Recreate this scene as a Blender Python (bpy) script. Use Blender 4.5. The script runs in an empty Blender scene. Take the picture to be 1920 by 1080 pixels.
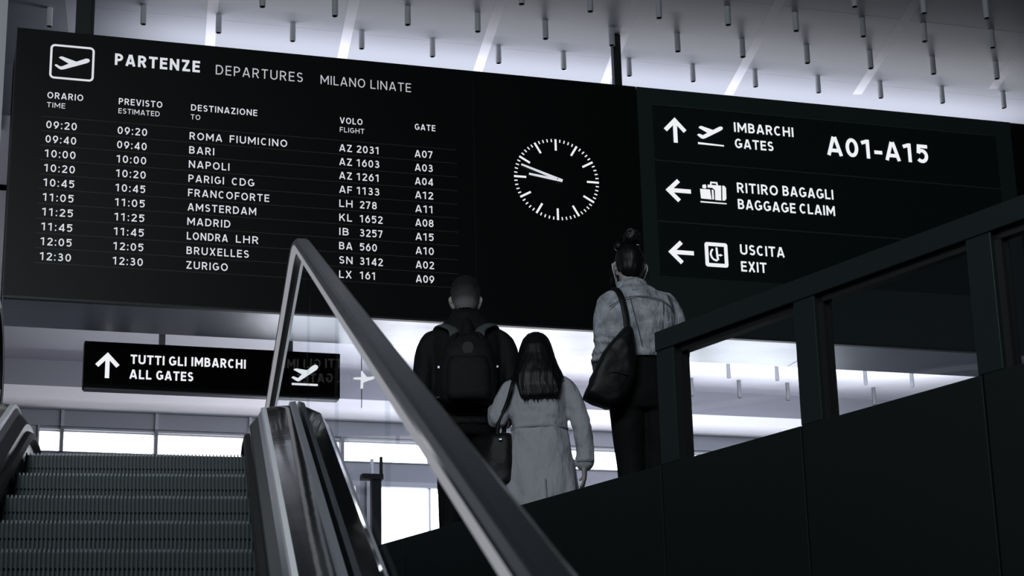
import bpy, bmesh, math, random
from math import sin, cos, pi, radians, sqrt, atan2
from mathutils import Vector, Matrix, noise

SC = bpy.context.scene
COL = SC.collection
random.seed(7)

# ------------------------------------------------------------------ camera, world, lights, exposure
PITCH, ROLL, FPX = 0.286279, 0.024592, 3554.28      # the camera looks up from the foot of the escalator
cp, sp, cr, sr = cos(PITCH), sin(PITCH), cos(ROLL), sin(ROLL)
RIGHT = Vector((cr, sr * sp, -sr * cp))
UP = Vector((sr, -cr * sp, cr * cp))
FWD = Vector((0, cp, sp))
cam = bpy.data.cameras.new('camera')
cam.sensor_width = 36.0
cam.lens = FPX * 36.0 / 1920.0
cam.clip_start = 0.05
cam.dof.use_dof = True
cam.dof.focus_distance = 11.5
cam.dof.aperture_fstop = 11.0
camo = bpy.data.objects.new('camera', cam)
COL.objects.link(camo)
camo.matrix_world = Matrix(((RIGHT.x, UP.x, -FWD.x, 0), (RIGHT.y, UP.y, -FWD.y, 0), (RIGHT.z, UP.z, -FWD.z, 0), (0, 0, 0, 1)))
SC.camera = camo

world = bpy.data.worlds.new('world')
SC.world = world
world.use_nodes = True
world.node_tree.nodes['Background'].inputs[0].default_value = (0.70, 0.78, 0.88, 1)
world.node_tree.nodes['Background'].inputs[1].default_value = 0.035

SC.view_settings.view_transform = 'Standard'
SC.view_settings.look = 'None'
SC.view_settings.gamma = 1.0
SC.view_settings.use_curve_mapping = False
SC.view_settings.exposure = 0.0

# the boards hang along BU, at right angles to BN; BO is the foot of the board frame
BA = radians(90) - 1.2713222794
BO = Vector((0.025, 14.0, 0.0))
BM = Matrix.Translation(BO) @ Matrix.Rotation(BA, 4, 'Z')
# escalator: runs up along its own +Y; x = 0 is the middle of the steps, z = 0 eye level
EA = 0.16656695
EC = -0.223
EM = Matrix.Rotation(EA, 4, 'Z') @ Matrix.Translation((EC, 0, 0))
# balustrade on the edge of the upper floor, +Y runs along it away from the viewer
GA = 0.5925556591
GM = Matrix.Translation((0.620, 7.704, 0.0)) @ Matrix.Rotation(GA, 4, 'Z')

FLOOR_Z = 1.40
LOWER_Z = -1.50
CEIL_Z = 6.48
BACK_CEIL_Z = 5.39


def area_light(name, M, loc, size, power, aim, color=(0.96, 0.955, 1.0)):
    l = bpy.data.lights.new(name, 'AREA')
    l.shape = 'RECTANGLE'
    l.size, l.size_y = size
    l.energy = power
    l.color = color
    o = bpy.data.objects.new(name, l)
    COL.objects.link(o)
    d = (M.to_3x3() @ Vector(aim)).normalized()
    xa = M.to_3x3() @ Vector((1, 0, 0))
    xa = (xa - d * xa.dot(d)).normalized()
    za = -d
    ya = za.cross(xa)
    p = M @ Vector(loc)
    o.matrix_world = Matrix(((xa.x, ya.x, za.x, p.x), (xa.y, ya.y, za.y, p.y), (xa.z, ya.z, za.z, p.z), (0, 0, 0, 1)))
    return o


# fill lamps, all added and out of sight, with no fixtures in the room:
# behind the boards, in the hall behind, above the viewer, left of the boards
area_light('ceiling_fill', BM, (1.4, 1.20, 5.90), (8.4, 0.2), 76, (0, 0.10, 1))  # added to brighten the ceiling just above the boards
area_light('far_wall_fill', BM, (3.0, 2.25, 5.15), (9.0, 0.25), 300, (0, 1, -0.25))  # added to brighten the far wall and its cornice
area_light('hall_ceiling_fill', BM, (4.0, 6.2, 4.6), (7.0, 0.4), 150, (0, -0.15, 1))  # added to lift the hall ceiling
area_light('front_fill', Matrix.Identity(4), (-1.8, 0.5, 6.2), (4.0, 2.0), 560, (0.15, 0.9, -0.75), (0.86, 0.95, 0.98))  # added front fill for the people's backs and the steps
area_light('bulkhead_fill', BM, (-5.1, 0.06, 3.62), (1.6, 0.12), 9, (0.05, 0.8, 1))  # added to lighten the bulkhead from below


# ------------------------------------------------------------------ materials
def lin(c):
    c = c / 255.0
    return c / 12.92 if c <= 0.04045 else ((c + 0.055) / 1.055) ** 2.4


def rgb(r, g, b):
    return (lin(r), lin(g), lin(b), 1)


def mat(name, col, rough=0.5, metal=0.0, spec=0.5, bump=None, vary=None, coat=0.0):
    """bump=(scale, strength, distance[, (sx,sy,sz)]); vary=(scale, amount)"""
    m = bpy.data.materials.new(name)
    m.use_nodes = True
    nt = m.node_tree
    b = nt.nodes['Principled BSDF']
    b.inputs['Base Color'].default_value = col
    b.inputs['Roughness'].default_value = rough
    b.inputs['Metallic'].default_value = metal
    b.inputs['Specular IOR Level'].default_value = spec
    b.inputs['Coat Weight'].default_value = coat
    tc = nt.nodes.new('ShaderNodeTexCoord')
    if bump:
        mp = nt.nodes.new('ShaderNodeMapping')
        if len(bump) > 3:
            mp.inputs['Scale'].default_value = bump[3]
        nz = nt.nodes.new('ShaderNodeTexNoise')
        nz.inputs['Scale'].default_value = bump[0]
        nz.inputs['Detail'].default_value = 4
        bp = nt.nodes.new('ShaderNodeBump')
        bp.inputs['Strength'].default_value = bump[1]
        bp.inputs['Distance'].default_value = bump[2]
        nt.links.new(tc.outputs['Object'], mp.inputs['Vector'])
        nt.links.new(mp.outputs['Vector'], nz.inputs['Vector'])
        nt.links.new(nz.outputs['Fac'], bp.inputs['Height'])
        nt.links.new(bp.outputs['Normal'], b.inputs['Normal'])
    if vary:
        nz = nt.nodes.new('ShaderNodeTexNoise')
        nz.inputs['Scale'].default_value = vary[0]
        nz.inputs['Detail'].default_value = 5
        mr = nt.nodes.new('ShaderNodeMapRange')
        mr.inputs['From Min'].default_value = 0.3
        mr.inputs['From Max'].default_value = 0.7
        mr.inputs['To Min'].default_value = 1 - vary[1]
        mr.inputs['To Max'].default_value = 1 + vary[1]
        mx = nt.nodes.new('ShaderNodeVectorMath')
        mx.operation = 'SCALE'
        mx.inputs[0].default_value = col[:3]
        nt.links.new(tc.outputs['Object'], nz.inputs['Vector'])
        nt.links.new(nz.outputs['Fac'], mr.inputs['Value'])
        nt.links.new(mr.outputs['Result'], mx.inputs['Scale'])
        nt.links.new(mx.outputs['Vector'], b.inputs['Base Color'])
    return m


def emit(name, col, strength):
    m = bpy.data.materials.new(name)
    m.use_nodes = True
    nt = m.node_tree
    nt.nodes.remove(nt.nodes['Principled BSDF'])
    e = nt.nodes.new('ShaderNodeEmission')
    e.inputs[0].default_value = col
    e.inputs[1].default_value = strength
    nt.links.new(e.outputs[0], nt.nodes['Material Output'].inputs[0])
    return m


def glass(name, tint, refl, rough=0.0):
    m = bpy.data.materials.new(name)
    m.use_nodes = True
    nt = m.node_tree
    nt.nodes.remove(nt.nodes['Principled BSDF'])
    t = nt.nodes.new('ShaderNodeBsdfTransparent')
    t.inputs[0].default_value = tint
    g = nt.nodes.new('ShaderNodeBsdfGlossy')
    g.inputs['Roughness'].default_value = rough
    g.inputs[0].default_value = (1, 1, 1, 1)
    ge = nt.nodes.new('ShaderNodeNewGeometry')
    mu = nt.nodes.new('ShaderNodeMath')             # only the entry face of the sheet reflects
    mu.operation = 'MULTIPLY_ADD'
    mu.inputs[1].default_value = -refl
    mu.inputs[2].default_value = refl
    nt.links.new(ge.outputs['Backfacing'], mu.inputs[0])
    mx = nt.nodes.new('ShaderNodeMixShader')
    nt.links.new(mu.outputs[0], mx.inputs[0])
    nt.links.new(t.outputs[0], mx.inputs[1])
    nt.links.new(g.outputs[0], mx.inputs[2])
    nt.links.new(mx.outputs[0], nt.nodes['Material Output'].inputs[0])
    return m


M = {}
M['board'] = mat('board_black', rgb(8, 11, 11), 0.45, spec=0.25)
M['blank'] = mat('blank_black', rgb(9, 10, 10), 0.5, spec=0.2)
M['way'] = mat('wayfinding_housing', rgb(44, 54, 54), 0.40, spec=0.35)
M['wayin'] = mat('wayfinding_panel', rgb(27, 35, 35), 0.42, spec=0.3)
M['joint'] = mat('ceiling_joint', rgb(140, 142, 151), 0.5)
M['line'] = mat('divider_line', rgb(66, 70, 70), 0.5)
M['soffit'] = mat('brushed_soffit', rgb(176, 178, 188), 0.30, metal=0.85, bump=(0.9, 0.12, 0.10))
M['letter'] = emit('lit_lettering', (0.80, 0.82, 0.88, 1), 0.88)
M['letter_dim'] = emit('lit_lettering_dim', (0.80, 0.82, 0.88, 1), 0.62)
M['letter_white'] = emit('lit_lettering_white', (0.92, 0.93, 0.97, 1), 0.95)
M['rod'] = mat('dark_rod', rgb(30, 34, 36), 0.45)
M['ceil'] = mat('ceiling_panel', rgb(146, 150, 159), 0.40, spec=0.3, bump=(0.7, 0.05, 0.1))
M['band'] = mat('ceiling_band', rgb(182, 183, 192), 0.45, spec=0.3)
M['backceil'] = mat('hall_ceiling', rgb(226, 226, 236), 0.6)
M['tube'] = mat('tube_grey', rgb(196, 198, 204), 0.45)
M['halltube'] = mat('hall_tube_grey', rgb(92, 95, 102), 0.5)
M['tubecap'] = mat('tube_mouth', rgb(8, 9, 10), 0.8)
M['greywall'] = mat('grey_wall', rgb(132, 134, 145), 0.7, vary=(0.6, 0.05))
M['darkgrey'] = mat('grey_transom', rgb(112, 116, 126), 0.7, vary=(0.8, 0.05))
M['white'] = mat('white_cornice', rgb(236, 235, 242), 0.6)
M['wframe'] = mat('window_frame', rgb(128, 132, 142), 0.5)
M['day'] = emit('daylit_pane', (0.93, 0.95, 1.0, 1), 5.0)
M['floor'] = mat('floor_stone', rgb(58, 61, 64), 0.35, vary=(2.0, 0.12))
M['fascia'] = mat('fascia_panel', rgb(14, 21, 21), 0.5, spec=0.3, vary=(0.5, 0.06))
M['fasciaseam'] = mat('fascia_joint', rgb(4, 4, 5), 0.8)
M['rail'] = mat('guard_frame', rgb(24, 32, 32), 0.40, spec=0.4)
M['gasket'] = mat('black_gasket', rgb(8, 9, 10), 0.6)
M['gglass'] = glass('guard_glass', (0.93, 0.95, 0.95, 1), 0.06)
M['eglass'] = glass('escalator_glass', (0.92, 0.94, 0.95, 1), 0.02)
M['step'] = mat('step_metal', rgb(74, 82, 84), 0.40, metal=0.45)
M['skirt'] = mat('skirt_dark', rgb(24, 27, 28), 0.35, metal=0.3)
M['steel'] = mat('brushed_steel', rgb(150, 152, 162), 0.30, metal=0.7, bump=(60, 0.05, 0.01, (1, 0.03, 1)))
M['bright'] = mat('bright_edge', rgb(236, 236, 242), 0.3, metal=0.35)
M['deck'] = mat('black_gloss_deck', rgb(16, 19, 20), 0.07, spec=0.6, bump=(5.0, 0.03, 0.02), coat=0.3)
M['rubber'] = mat('handrail_rubber', rgb(24, 28, 30), 0.22, spec=0.6)
M['guide'] = emit('handrail_light_strip', (0.86, 0.87, 0.95, 1), 0.34)
M['skin'] = mat('skin', rgb(172, 163, 162), 0.55, spec=0.3)
M['hairdark'] = mat('dark_hair', rgb(15, 15, 17), 0.45, spec=0.3, bump=(30, 0.3, 0.012, (3, 3, 0.25)))
M['hairshort'] = mat('short_hair', rgb(38, 38, 41), 0.7, bump=(160, 0.6, 0.01))
M['hairman'] = mat('cropped_hair', rgb(60, 60, 64), 0.75, bump=(170, 0.6, 0.01))
_nt = M['hairman'].node_tree
_tc = _nt.nodes.new('ShaderNodeTexCoord')
_sx = _nt.nodes.new('ShaderNodeSeparateXYZ')
_mr = _nt.nodes.new('ShaderNodeMapRange')
_mr.inputs['From Min'].default_value = 1.615
_mr.inputs['From Max'].default_value = 1.745
_cr = _nt.nodes.new('ShaderNodeValToRGB')
_cr.color_ramp.elements[0].color = rgb(132, 128, 130)
_cr.color_ramp.elements[1].color = rgb(20, 20, 22)
_e = _cr.color_ramp.elements.new(0.5)
_e.color = rgb(66, 65, 68)
_nt.links.new(_tc.outputs['Object'], _sx.inputs[0])
_nt.links.new(_sx.outputs['Z'], _mr.inputs['Value'])
_nt.links.new(_mr.outputs['Result'], _cr.inputs['Fac'])
_nt.links.new(_cr.outputs['Color'], _nt.nodes['Principled BSDF'].inputs['Base Color'])
M['jacket'] = mat('black_jacket', rgb(19, 20, 22), 0.75, spec=0.25, bump=(14, 0.35, 0.03, (1, 1, 0.5)))
M['pack'] = mat('backpack_nylon', rgb(17, 19, 20), 0.7, spec=0.25, bump=(40, 0.3, 0.01))
M['strap'] = mat('strap_webbing', rgb(78, 82, 85), 0.7)
M['patch'] = mat('grey_patch', rgb(52, 54, 58), 0.7)
M['metal'] = mat('small_metal', rgb(150, 150, 156), 0.3, metal=0.9)
M['coat'] = mat('pale_coat', rgb(172, 172, 180), 0.8, spec=0.2, bump=(9, 0.8, 0.06, (1, 1, 0.5)))
M['coatseam'] = mat('coat_seam', rgb(150, 150, 158), 0.8)
M['leather'] = mat('black_leather', rgb(11, 13, 14), 0.55, spec=0.3, bump=(18, 0.25, 0.02))
M['denim'] = mat('washed_denim', rgb(160, 163, 171), 0.85, spec=0.15, bump=(15, 0.9, 0.05, (1, 1, 0.45)), vary=(17.0, 0.40))
M['denimseam'] = mat('denim_seam', rgb(80, 84, 92), 0.85)
M['trousers'] = mat('black_trousers', rgb(10, 10, 11), 0.8, spec=0.2, bump=(10, 0.3, 0.03))
M['shoe'] = mat('dark_shoe', rgb(18, 18, 19), 0.5)
M['mask'] = mat('white_mask', rgb(220, 220, 226), 0.7)
M['sticker'] = mat('white_sticker', rgb(240, 240, 244), 0.6)
_nt = M['sticker'].node_tree
_tl = _nt.nodes.new('ShaderNodeBsdfTranslucent')
_tl.inputs[0].default_value = rgb(245, 245, 248)
_mx = _nt.nodes.new('ShaderNodeMixShader')
_mx.inputs[0].default_value = 0.6
_nt.links.new(_nt.nodes['Principled BSDF'].outputs[0], _mx.inputs[1])
_nt.links.new(_tl.outputs[0], _mx.inputs[2])
_nt.links.new(_mx.outputs[0], _nt.nodes['Material Output'].inputs[0])
M['eye'] = mat('eye_white', rgb(200, 200, 204), 0.3)
M['post'] = mat('dark_post', rgb(16, 18, 20), 0.85, spec=0.05)


# ------------------------------------------------------------------ mesh helpers
class MB:
    def __init__(self):
        self.v = []
        self.f = []

    def add(self, verts, faces):
        n = len(self.v)
        self.v += [tuple(p) for p in verts]
        self.f += [tuple(i + n for i in q) for q in faces]
        return self

    def box(self, x0, x1, y0, y1, z0, z1):
        v = [(x, y, z) for x in (x0, x1) for y in (y0, y1) for z in (z0, z1)]
        return self.add(v, [(0, 1, 3, 2), (4, 6, 7, 5), (0, 4, 5, 1), (2, 3, 7, 6), (0, 2, 6, 4), (1, 5, 7, 3)])

    def loft(self, rings, caps=True):
        n = len(rings[0])
        v = [p for r in rings for p in r]
        f = []
        for a in range(len(rings) - 1):
            for i in range(n):
                j = (i + 1) % n
                f.append((a * n + i, a * n + j, (a + 1) * n + j, (a + 1) * n + i))
        if caps:
            f.append(tuple(reversed(range(n))))
            f.append(tuple((len(rings) - 1) * n + i for i in range(n)))
        return self.add(v, f)

    def tube(self, pts, rads, n=14, flat=None, round_ends=True):
        """a tapered tube along pts; rads are floats or (across, along flat) pairs; flat = axis of the 2nd radius"""
        P, Rr = smooth_path([Vector(p) for p in pts], rads)
        rings = []
        up = Vector(flat) if flat else Vector((0.13, 0.31, 0.94))
        for k, p in enumerate(P):
            t = (P[min(k + 1, len(P) - 1)] - P[max(k - 1, 0)]).normalized()
            b = up - t * up.dot(t)
            if b.length < 1e-4:
                b = Vector((1, 0, 0)) - t * t.x
            b.normalize()
            a = t.cross(b)
            r = Rr[k]
            rings.append((p, a, b, t, r))
        out = []

        def ring(p, a, b, r, s):
            return [p + a * (r[0] * s * cos(2 * pi * i / n)) + b * (r[1] * s * sin(2 * pi * i / n)) for i in range(n)]
        if round_ends:
            p, a, b, t, r = rings[0]
            for an in (80, 50, 22):
                out.append(ring(p - t * (min(r) * sin(radians(an))), a, b, r, cos(radians(an))))
        for p, a, b, t, r in rings:
            out.append(ring(p, a, b, r, 1))
        if round_ends:
            p, a, b, t, r = rings[-1]
            for an in (22, 50, 80):
                out.append(ring(p + t * (min(r) * sin(radians(an))), a, b, r, cos(radians(an))))
        return self.loft(out)

    def ball(self, c, r, n=20, m=12):
        c = Vector(c)
        r = Vector(r) if hasattr(r, '__len__') else Vector((r, r, r))
        rings = []
        for k in range(m):
            th = pi * (k + 0.5) / m - pi / 2
            rings.append([c + Vector((r.x * cos(th) * cos(2 * pi * i / n), r.y * cos(th) * sin(2 * pi * i / n), r.z * sin(th))) for i in range(n)])
        return self.loft(rings)

    def torso(self, rows, n=36):
        """rows: (z, cx, cy, rx, ry[, power]) horizontal rings"""
        rings = []
        zs = [r[0] for r in rows]
        full = [tuple(r) + ((2.4,) if len(r) < 6 else ()) for r in rows]
        fine = []
        for a, b in zip(full[:-1], full[1:]):
            for s in range(3):
                t = s / 3.0
                fine.append(tuple(x + (y - x) * t for x, y in zip(a, b)))
        fine.append(full[-1])
        for z, cx, cy, rx, ry, pw in fine:
            rr = []
            for i in range(n):
                an = 2 * pi * i / n
                ca, sa = cos(an), sin(an)
                rr.append((cx + rx * math.copysign(abs(ca) ** (2 / pw), ca), cy + ry * math.copysign(abs(sa) ** (2 / pw), sa), z))
            rings.append(rr)
        return self.loft(rings)

    def mesh(self, name):
        me = bpy.data.meshes.new(name)
        me.from_pydata(self.v, [], self.f)
        bm = bmesh.new()
        bm.from_mesh(me)
        bmesh.ops.recalc_face_normals(bm, faces=bm.faces)
        bm.to_mesh(me)
        bm.free()
        return me


def smooth_path(P, rads, sub=4):
    R2 = [(r, r) if not hasattr(r, '__len__') else tuple(r) for r in rads]
    if len(P) < 3:
        return P, R2
    op, orr = [], []
    n = len(P)
    for k in range(n - 1):
        p0, p1, p2, p3 = P[max(k - 1, 0)], P[k], P[k + 1], P[min(k + 2, n - 1)]
        for s in range(sub):
            t = s / sub
            op.append(0.5 * ((2 * p1) + (p2 - p0) * t + (2 * p0 - 5 * p1 + 4 * p2 - p3) * t * t + (3 * p1 - p0 - 3 * p2 + p3) * t ** 3))
            orr.append(tuple(R2[k][c] + (R2[k + 1][c] - R2[k][c]) * t for c in (0, 1)))
    op.append(P[-1])
    orr.append(R2[-1])
    return op, orr


def link(name, me, material, parent=None, M=None, shade=False, label=None):
    o = bpy.data.objects.new(name, me)
    COL.objects.link(o)
    if material is not None:
        me.materials.clear()
        me.materials.append(material)
    if shade:
        for p in me.polygons:
            p.use_smooth = True
    if parent is not None:
        o.parent = parent
    if M is not None:
        o.matrix_local = M
    if label:
        o['label'] = label
    return o


def part(name, mb, material, parent, shade=False, label=None, bevel=0.0, angle=True):
    o = link(name, mb.mesh(name), material, parent, None, shade, label)
    if bevel:
        bv = o.modifiers.new('bevel', 'BEVEL')
        bv.width = bevel
        bv.segments = 2
        bv.limit_method = 'ANGLE'
    return o


def thing(name, label, cat, M=None, group=None):
    o = bpy.data.objects.new(name, None)
    o.empty_display_size = 0.2
    COL.objects.link(o)
    if M is not None:
        o.matrix_world = M
    o['label'] = label
    o['category'] = cat
    if group:
        o['group'] = group
    return o


def struct(name, mb, material, M=None, bevel=0.0, shade=False):
    o = link(name, mb.mesh(name), material, None, M, shade)
    o['kind'] = 'structure'
    if bevel:
        bv = o.modifiers.new('bevel', 'BEVEL')
        bv.width = bevel
        bv.segments = 3
        bv.limit_method = 'ANGLE'
    return o


def tag(o, label, cat, group=None):
    o['label'] = label
    o['category'] = cat
    if group:
        o['group'] = group
    return o


def fuse(mb, voxel, smooth=6, fold=None):
    """melt overlapping closed shells into one continuous surface"""
    me = mb.mesh('tmp')
    o = bpy.data.objects.new('tmp', me)
    COL.objects.link(o)
    r = o.modifiers.new('r', 'REMESH')
    r.mode = 'VOXEL'
    r.voxel_size = voxel
    s = o.modifiers.new('s', 'SMOOTH')
    s.factor = 0.5
    s.iterations = smooth
    dg = bpy.context.evaluated_depsgraph_get()
    dg.update()
    out = bpy.data.meshes.new_from_object(o.evaluated_get(dg))
    bpy.data.objects.remove(o)
    if fold:
        ns = [v.normal.copy() for v in out.vertices]
        for v, nn in zip(out.vertices, ns):
            v.co += nn * fold(v.co)
    for p in out.polygons:
        p.use_smooth = True
    return out


# ------------------------------------------------------------------ lettering: a plain sign-writer's alphabet drawn as strokes
def arc(cx, cy, rx, ry, a0, a1, n=14):
    return [(cx + rx * cos(radians(a0 + (a1 - a0) * k / n)), cy + ry * sin(radians(a0 + (a1 - a0) * k / n))) for k in range(n + 1)]


def glyph(ch, t):
    """returns (advance width, list of (points, closed)); cap height 1, stroke t"""
    h = t / 2
    if ch == 'A':
        w = 0.70
        return w, [([(h * 0.9, 0), (w / 2 - h * 0.25, 1 - h * 0.1)], 0), ([(w - h * 0.9, 0), (w / 2 + h * 0.25, 1 - h * 0.1)], 0), ([(w * 0.22, 0.27), (w * 0.78, 0.27)], 0)]
    if ch == 'B':
        w = 0.60
        r1, r2 = (1 - 2 * h) * 0.235, (1 - 2 * h) * 0.265
        ym = h + 2 * r2
        return w, [([(h, 0), (h, 1)], 0),
                   ([(h, 1 - h), (w * 0.5, 1 - h)] + arc(w * 0.93 - h - r1, 1 - h - r1, r1, r1, 90, -90) + [(h, ym)], 0),
                   ([(h, ym), (w * 0.5, ym)] + arc(w - h - r2, h + r2, r2, r2, 90, -90) + [(h, h)], 0)]
    if ch == 'C':
        w = 0.64
        return w, [(arc(w * 0.52, 0.5, w * 0.52 - h, 0.5 - h, 48, 312, 26), 0)]
    if ch == 'D':
        w = 0.68
        return w, [([(h, 0), (h, 1)], 0), ([(h, 1 - h), (w * 0.38, 1 - h)] + arc(w * 0.42, 0.5, w * 0.58 - h, 0.5 - h, 90, -90, 20) + [(h, h)], 0)]
    if ch == 'E':
        w = 0.53
        return w, [([(h, 0), (h, 1)], 0), ([(h, 1 - h), (w, 1 - h)], 0), ([(h, 0.52), (w * 0.93, 0.52)], 0), ([(h, h), (w, h)], 0)]
    if ch == 'F':
        w = 0.51
        return w, [([(h, 0), (h, 1)], 0), ([(h, 1 - h), (w, 1 - h)], 0), ([(h, 0.49), (w * 0.92, 0.49)], 0)]
    if ch == 'G':
        w = 0.69
        return w, [(arc(w * 0.5, 0.5, w * 0.5 - h, 0.5 - h, 45, 318, 26) + [(w - h, 0.22), (w - h, 0.46)], 0), ([(w * 0.56, 0.46), (w, 0.46)], 0)]
    if ch == 'H':
        w = 0.67
        return w, [([(h, 0), (h, 1)], 0), ([(w - h, 0), (w - h, 1)], 0), ([(h, 0.51), (w - h, 0.51)], 0)]
    if ch == 'I':
        return t, [([(h, 0), (h, 1)], 0)]
    if ch == 'K':
        w = 0.62
        return w, [([(h, 0), (h, 1)], 0), ([(h, 0.36), (w - h * 1.2, 1)], 0), ([(w * 0.42, 0.58), (w - h, 0)], 0)]
    if ch == 'L':
        w = 0.50
        return w, [([(h, 0), (h, 1)], 0), ([(h, h), (w, h)], 0)]
    if ch == 'M':
        w = 0.82
        return w, [([(h, 0), (h, 1)], 0), ([(w - h, 0), (w - h, 1)], 0), ([(h, 1 - h * 0.6), (w / 2, 0.30), (w - h, 1 - h * 0.6)], 0)]
    if ch == 'N':
        w = 0.68
        return w, [([(h, 0), (h, 1)], 0), ([(w - h, 0), (w - h, 1)], 0), ([(h, 1 - h * 0.6), (w - h, h * 0.6)], 0)]
    if ch == 'O':
        w = 0.74
        return w, [(arc(w / 2, 0.5, w / 2 - h, 0.5 - h, 0, 360, 32)[:-1], 1)]
    if ch == 'P':
        w = 0.58
        r = (1 - 2 * h) * 0.285
        return w, [([(h, 0), (h, 1)], 0), ([(h, 1 - h), (w * 0.5, 1 - h)] + arc(w - h - r, 1 - h - r, r, r, 90, -90) + [(h, 1 - h - 2 * r)], 0)]
    if ch == 'R':
        w = 0.61
        r = (1 - 2 * h) * 0.27
        yb = 1 - h - 2 * r
        return w, [([(h, 0), (h, 1)], 0), ([(h, 1 - h), (w * 0.5, 1 - h)] + arc(w * 0.96 - h - r, 1 - h - r, r, r, 90, -90) + [(h, yb)], 0), ([(w * 0.50, yb), (w - h * 0.9, 0)], 0)]
    if ch == 'S':
        w = 0.56
        r1, r2 = (1 - 2 * h) * 0.24, (1 - 2 * h) * 0.26
        return w, [(arc(w / 2, 1 - h - r1, w / 2 - h * 1.2, r1, 28, 250, 16) + [(w * 0.62, h + 2 * r2 - 0.03)] + arc(w / 2, h + r2, w / 2 - h, r2, 52, -150, 16), 0)]
    if ch == 'T':
        w = 0.60
        return w, [([(0, 1 - h), (w, 1 - h)], 0), ([(w / 2, 0), (w / 2, 1)], 0)]
    if ch == 'U':
        w = 0.67
        r = w / 2 - h
        return w, [([(h, 1), (h, h + r)] + arc(w / 2, h + r, r, r, 180, 360, 16) + [(w - h, 1)], 0)]
    if ch == 'V':
        w = 0.68
        return w, [([(h * 0.9, 1), (w / 2 - h * 0.2, h * 0.1)], 0), ([(w - h * 0.9, 1), (w / 2 + h * 0.2, h * 0.1)], 0)]
    if ch == 'X':
        w = 0.64
        return w, [([(h, 0), (w - h, 1)], 0), ([(w - h, 0), (h, 1)], 0)]
    if ch == 'Z':
        w = 0.60
        return w, [([(0.02, 1 - h), (w - h * 0.6, 1 - h)], 0), ([(w - h * 1.3, 1 - h), (h * 1.3, h)], 0), ([(h * 0.6, h), (w, h)], 0)]
    if ch == '0':
        w = 0.58
        return w, [(arc(w / 2, 0.5, w / 2 - h, 0.5 - h, 0, 360, 32)[:-1], 1)]
    if ch == '1':
        w = 0.46
        return w, [([(0.02, 0.80), (0.27, 1 - h * 0.9)], 0), ([(0.29, 0), (0.29, 1)], 0)]
    if ch == '2':
        w = 0.56
        r = 0.5 * w - h
        return w, [(arc(w / 2, 1 - h - r, r, r, 165, -35, 14) + [(h * 1.1, h)], 0), ([(h * 0.4, h), (w, h)], 0)]
    if ch == '3':
        w = 0.55
        r1, r2 = (1 - 2 * h) * 0.235, (1 - 2 * h) * 0.265
        return w, [(arc(w * 0.47, 1 - h - r1, w * 0.45 - h, r1, 150, -90, 16), 0), (arc(w * 0.47, h + r2, w * 0.53 - h, r2, 90, -150, 16), 0), ([(w * 0.3, h + 2 * r2), (w * 0.5, h + 2 * r2)], 0)]
    if ch == '4':
        w = 0.60
        return w, [([(w * 0.76, 0), (w * 0.76, 1)], 0), ([(w * 0.74, 1 - h * 0.6), (h * 0.9, 0.25)], 0), ([(h * 0.5, 0.24), (w, 0.24)], 0)]
    if ch == '5':
        w = 0.55
        r = 0.305
        return w, [([(w * 0.95, 1 - h), (h * 1.5, 1 - h), (h * 1.2, 0.52)], 0), ([(h * 1.2, 0.52)] + arc(w * 0.46, h + r - 0.01, w * 0.54 - h, r - h * 0.2, 118, -140, 18), 0)]
    if ch == '6':
        w = 0.58
        r = 0.30
        return w, [(arc(w / 2, h + r, w / 2 - h, r, 0, 360, 24)[:-1], 1), ([(w * 0.70, 1 - h * 0.4), (w * 0.40, 0.80), (h * 1.0, h + r + 0.04), (h, h + r)], 0)]
    if ch == '7':
        w = 0.54
        return w, [([(0, 1 - h), (w - h * 0.5, 1 - h)], 0), ([(w - h * 1.1, 1 - h), (w * 0.32, 0)], 0)]
    if ch == '8':
        w = 0.57
        r1, r2 = (1 - 2 * h) * 0.235, (1 - 2 * h) * 0.265
        return w, [(arc(w / 2, 1 - h - r1, w * 0.46 - h, r1, 0, 360, 22)[:-1], 1), (arc(w / 2, h + r2, w / 2 - h, r2, 0, 360, 24)[:-1], 1)]
    if ch == '9':
        w = 0.58
        r = 0.30
        return w, [(arc(w / 2, 1 - h - r, w / 2 - h, r, 0, 360, 24)[:-1], 1), ([(w * 0.30, h * 0.4), (w * 0.60, 0.20), (w - h * 1.0, 1 - h - r - 0.04), (w - h, 1 - h - r)], 0)]
    if ch == ':':
        return t * 1.15, [([(t * .575, 0.02), (t * .575, 0.02 + t * 1.15)], 0), ([(t * .575, 0.60), (t * .575, 0.60 + t * 1.15)], 0)]
    if ch == '-':
        return 0.34, [([(0, 0.37), (0.34, 0.37)], 0)]
    return 0.28, []


def ribbon(mb, pts, closed, half, put):
    n = len(pts)
    L, Rr = [], []
    for k in range(n):
        p = Vector(pts[k])
        a = Vector(pts[k - 1]) if (k > 0 or closed) else None
        b = Vector(pts[(k + 1) % n]) if (k < n - 1 or closed) else None
        da = (p - a).normalized() if a is not None and (p - a).length > 1e-6 else None
        db = (b - p).normalized() if b is not None and (b - p).length > 1e-6 else None
        if da is None:
            da = db
        if db is None:
            db = da
        nn = Vector((-(da.y + db.y), da.x + db.x))
        if nn.length < 1e-5:
            nn = Vector((-da.y, da.x))
        nn.normalize()
        m = 1.0 / max(0.45, nn.dot(Vector((-da.y, da.x))))
        L.append(p + nn * half * m)
        Rr.append(p - nn * half * m)
    v = [put(p) for p in L] + [put(p) for p in Rr]
    f = []
    for k in range(n if closed else n - 1):
        j = (k + 1) % n
        f.append((k, j, n + j, n + k))
    mb.add(v, f)


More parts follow.
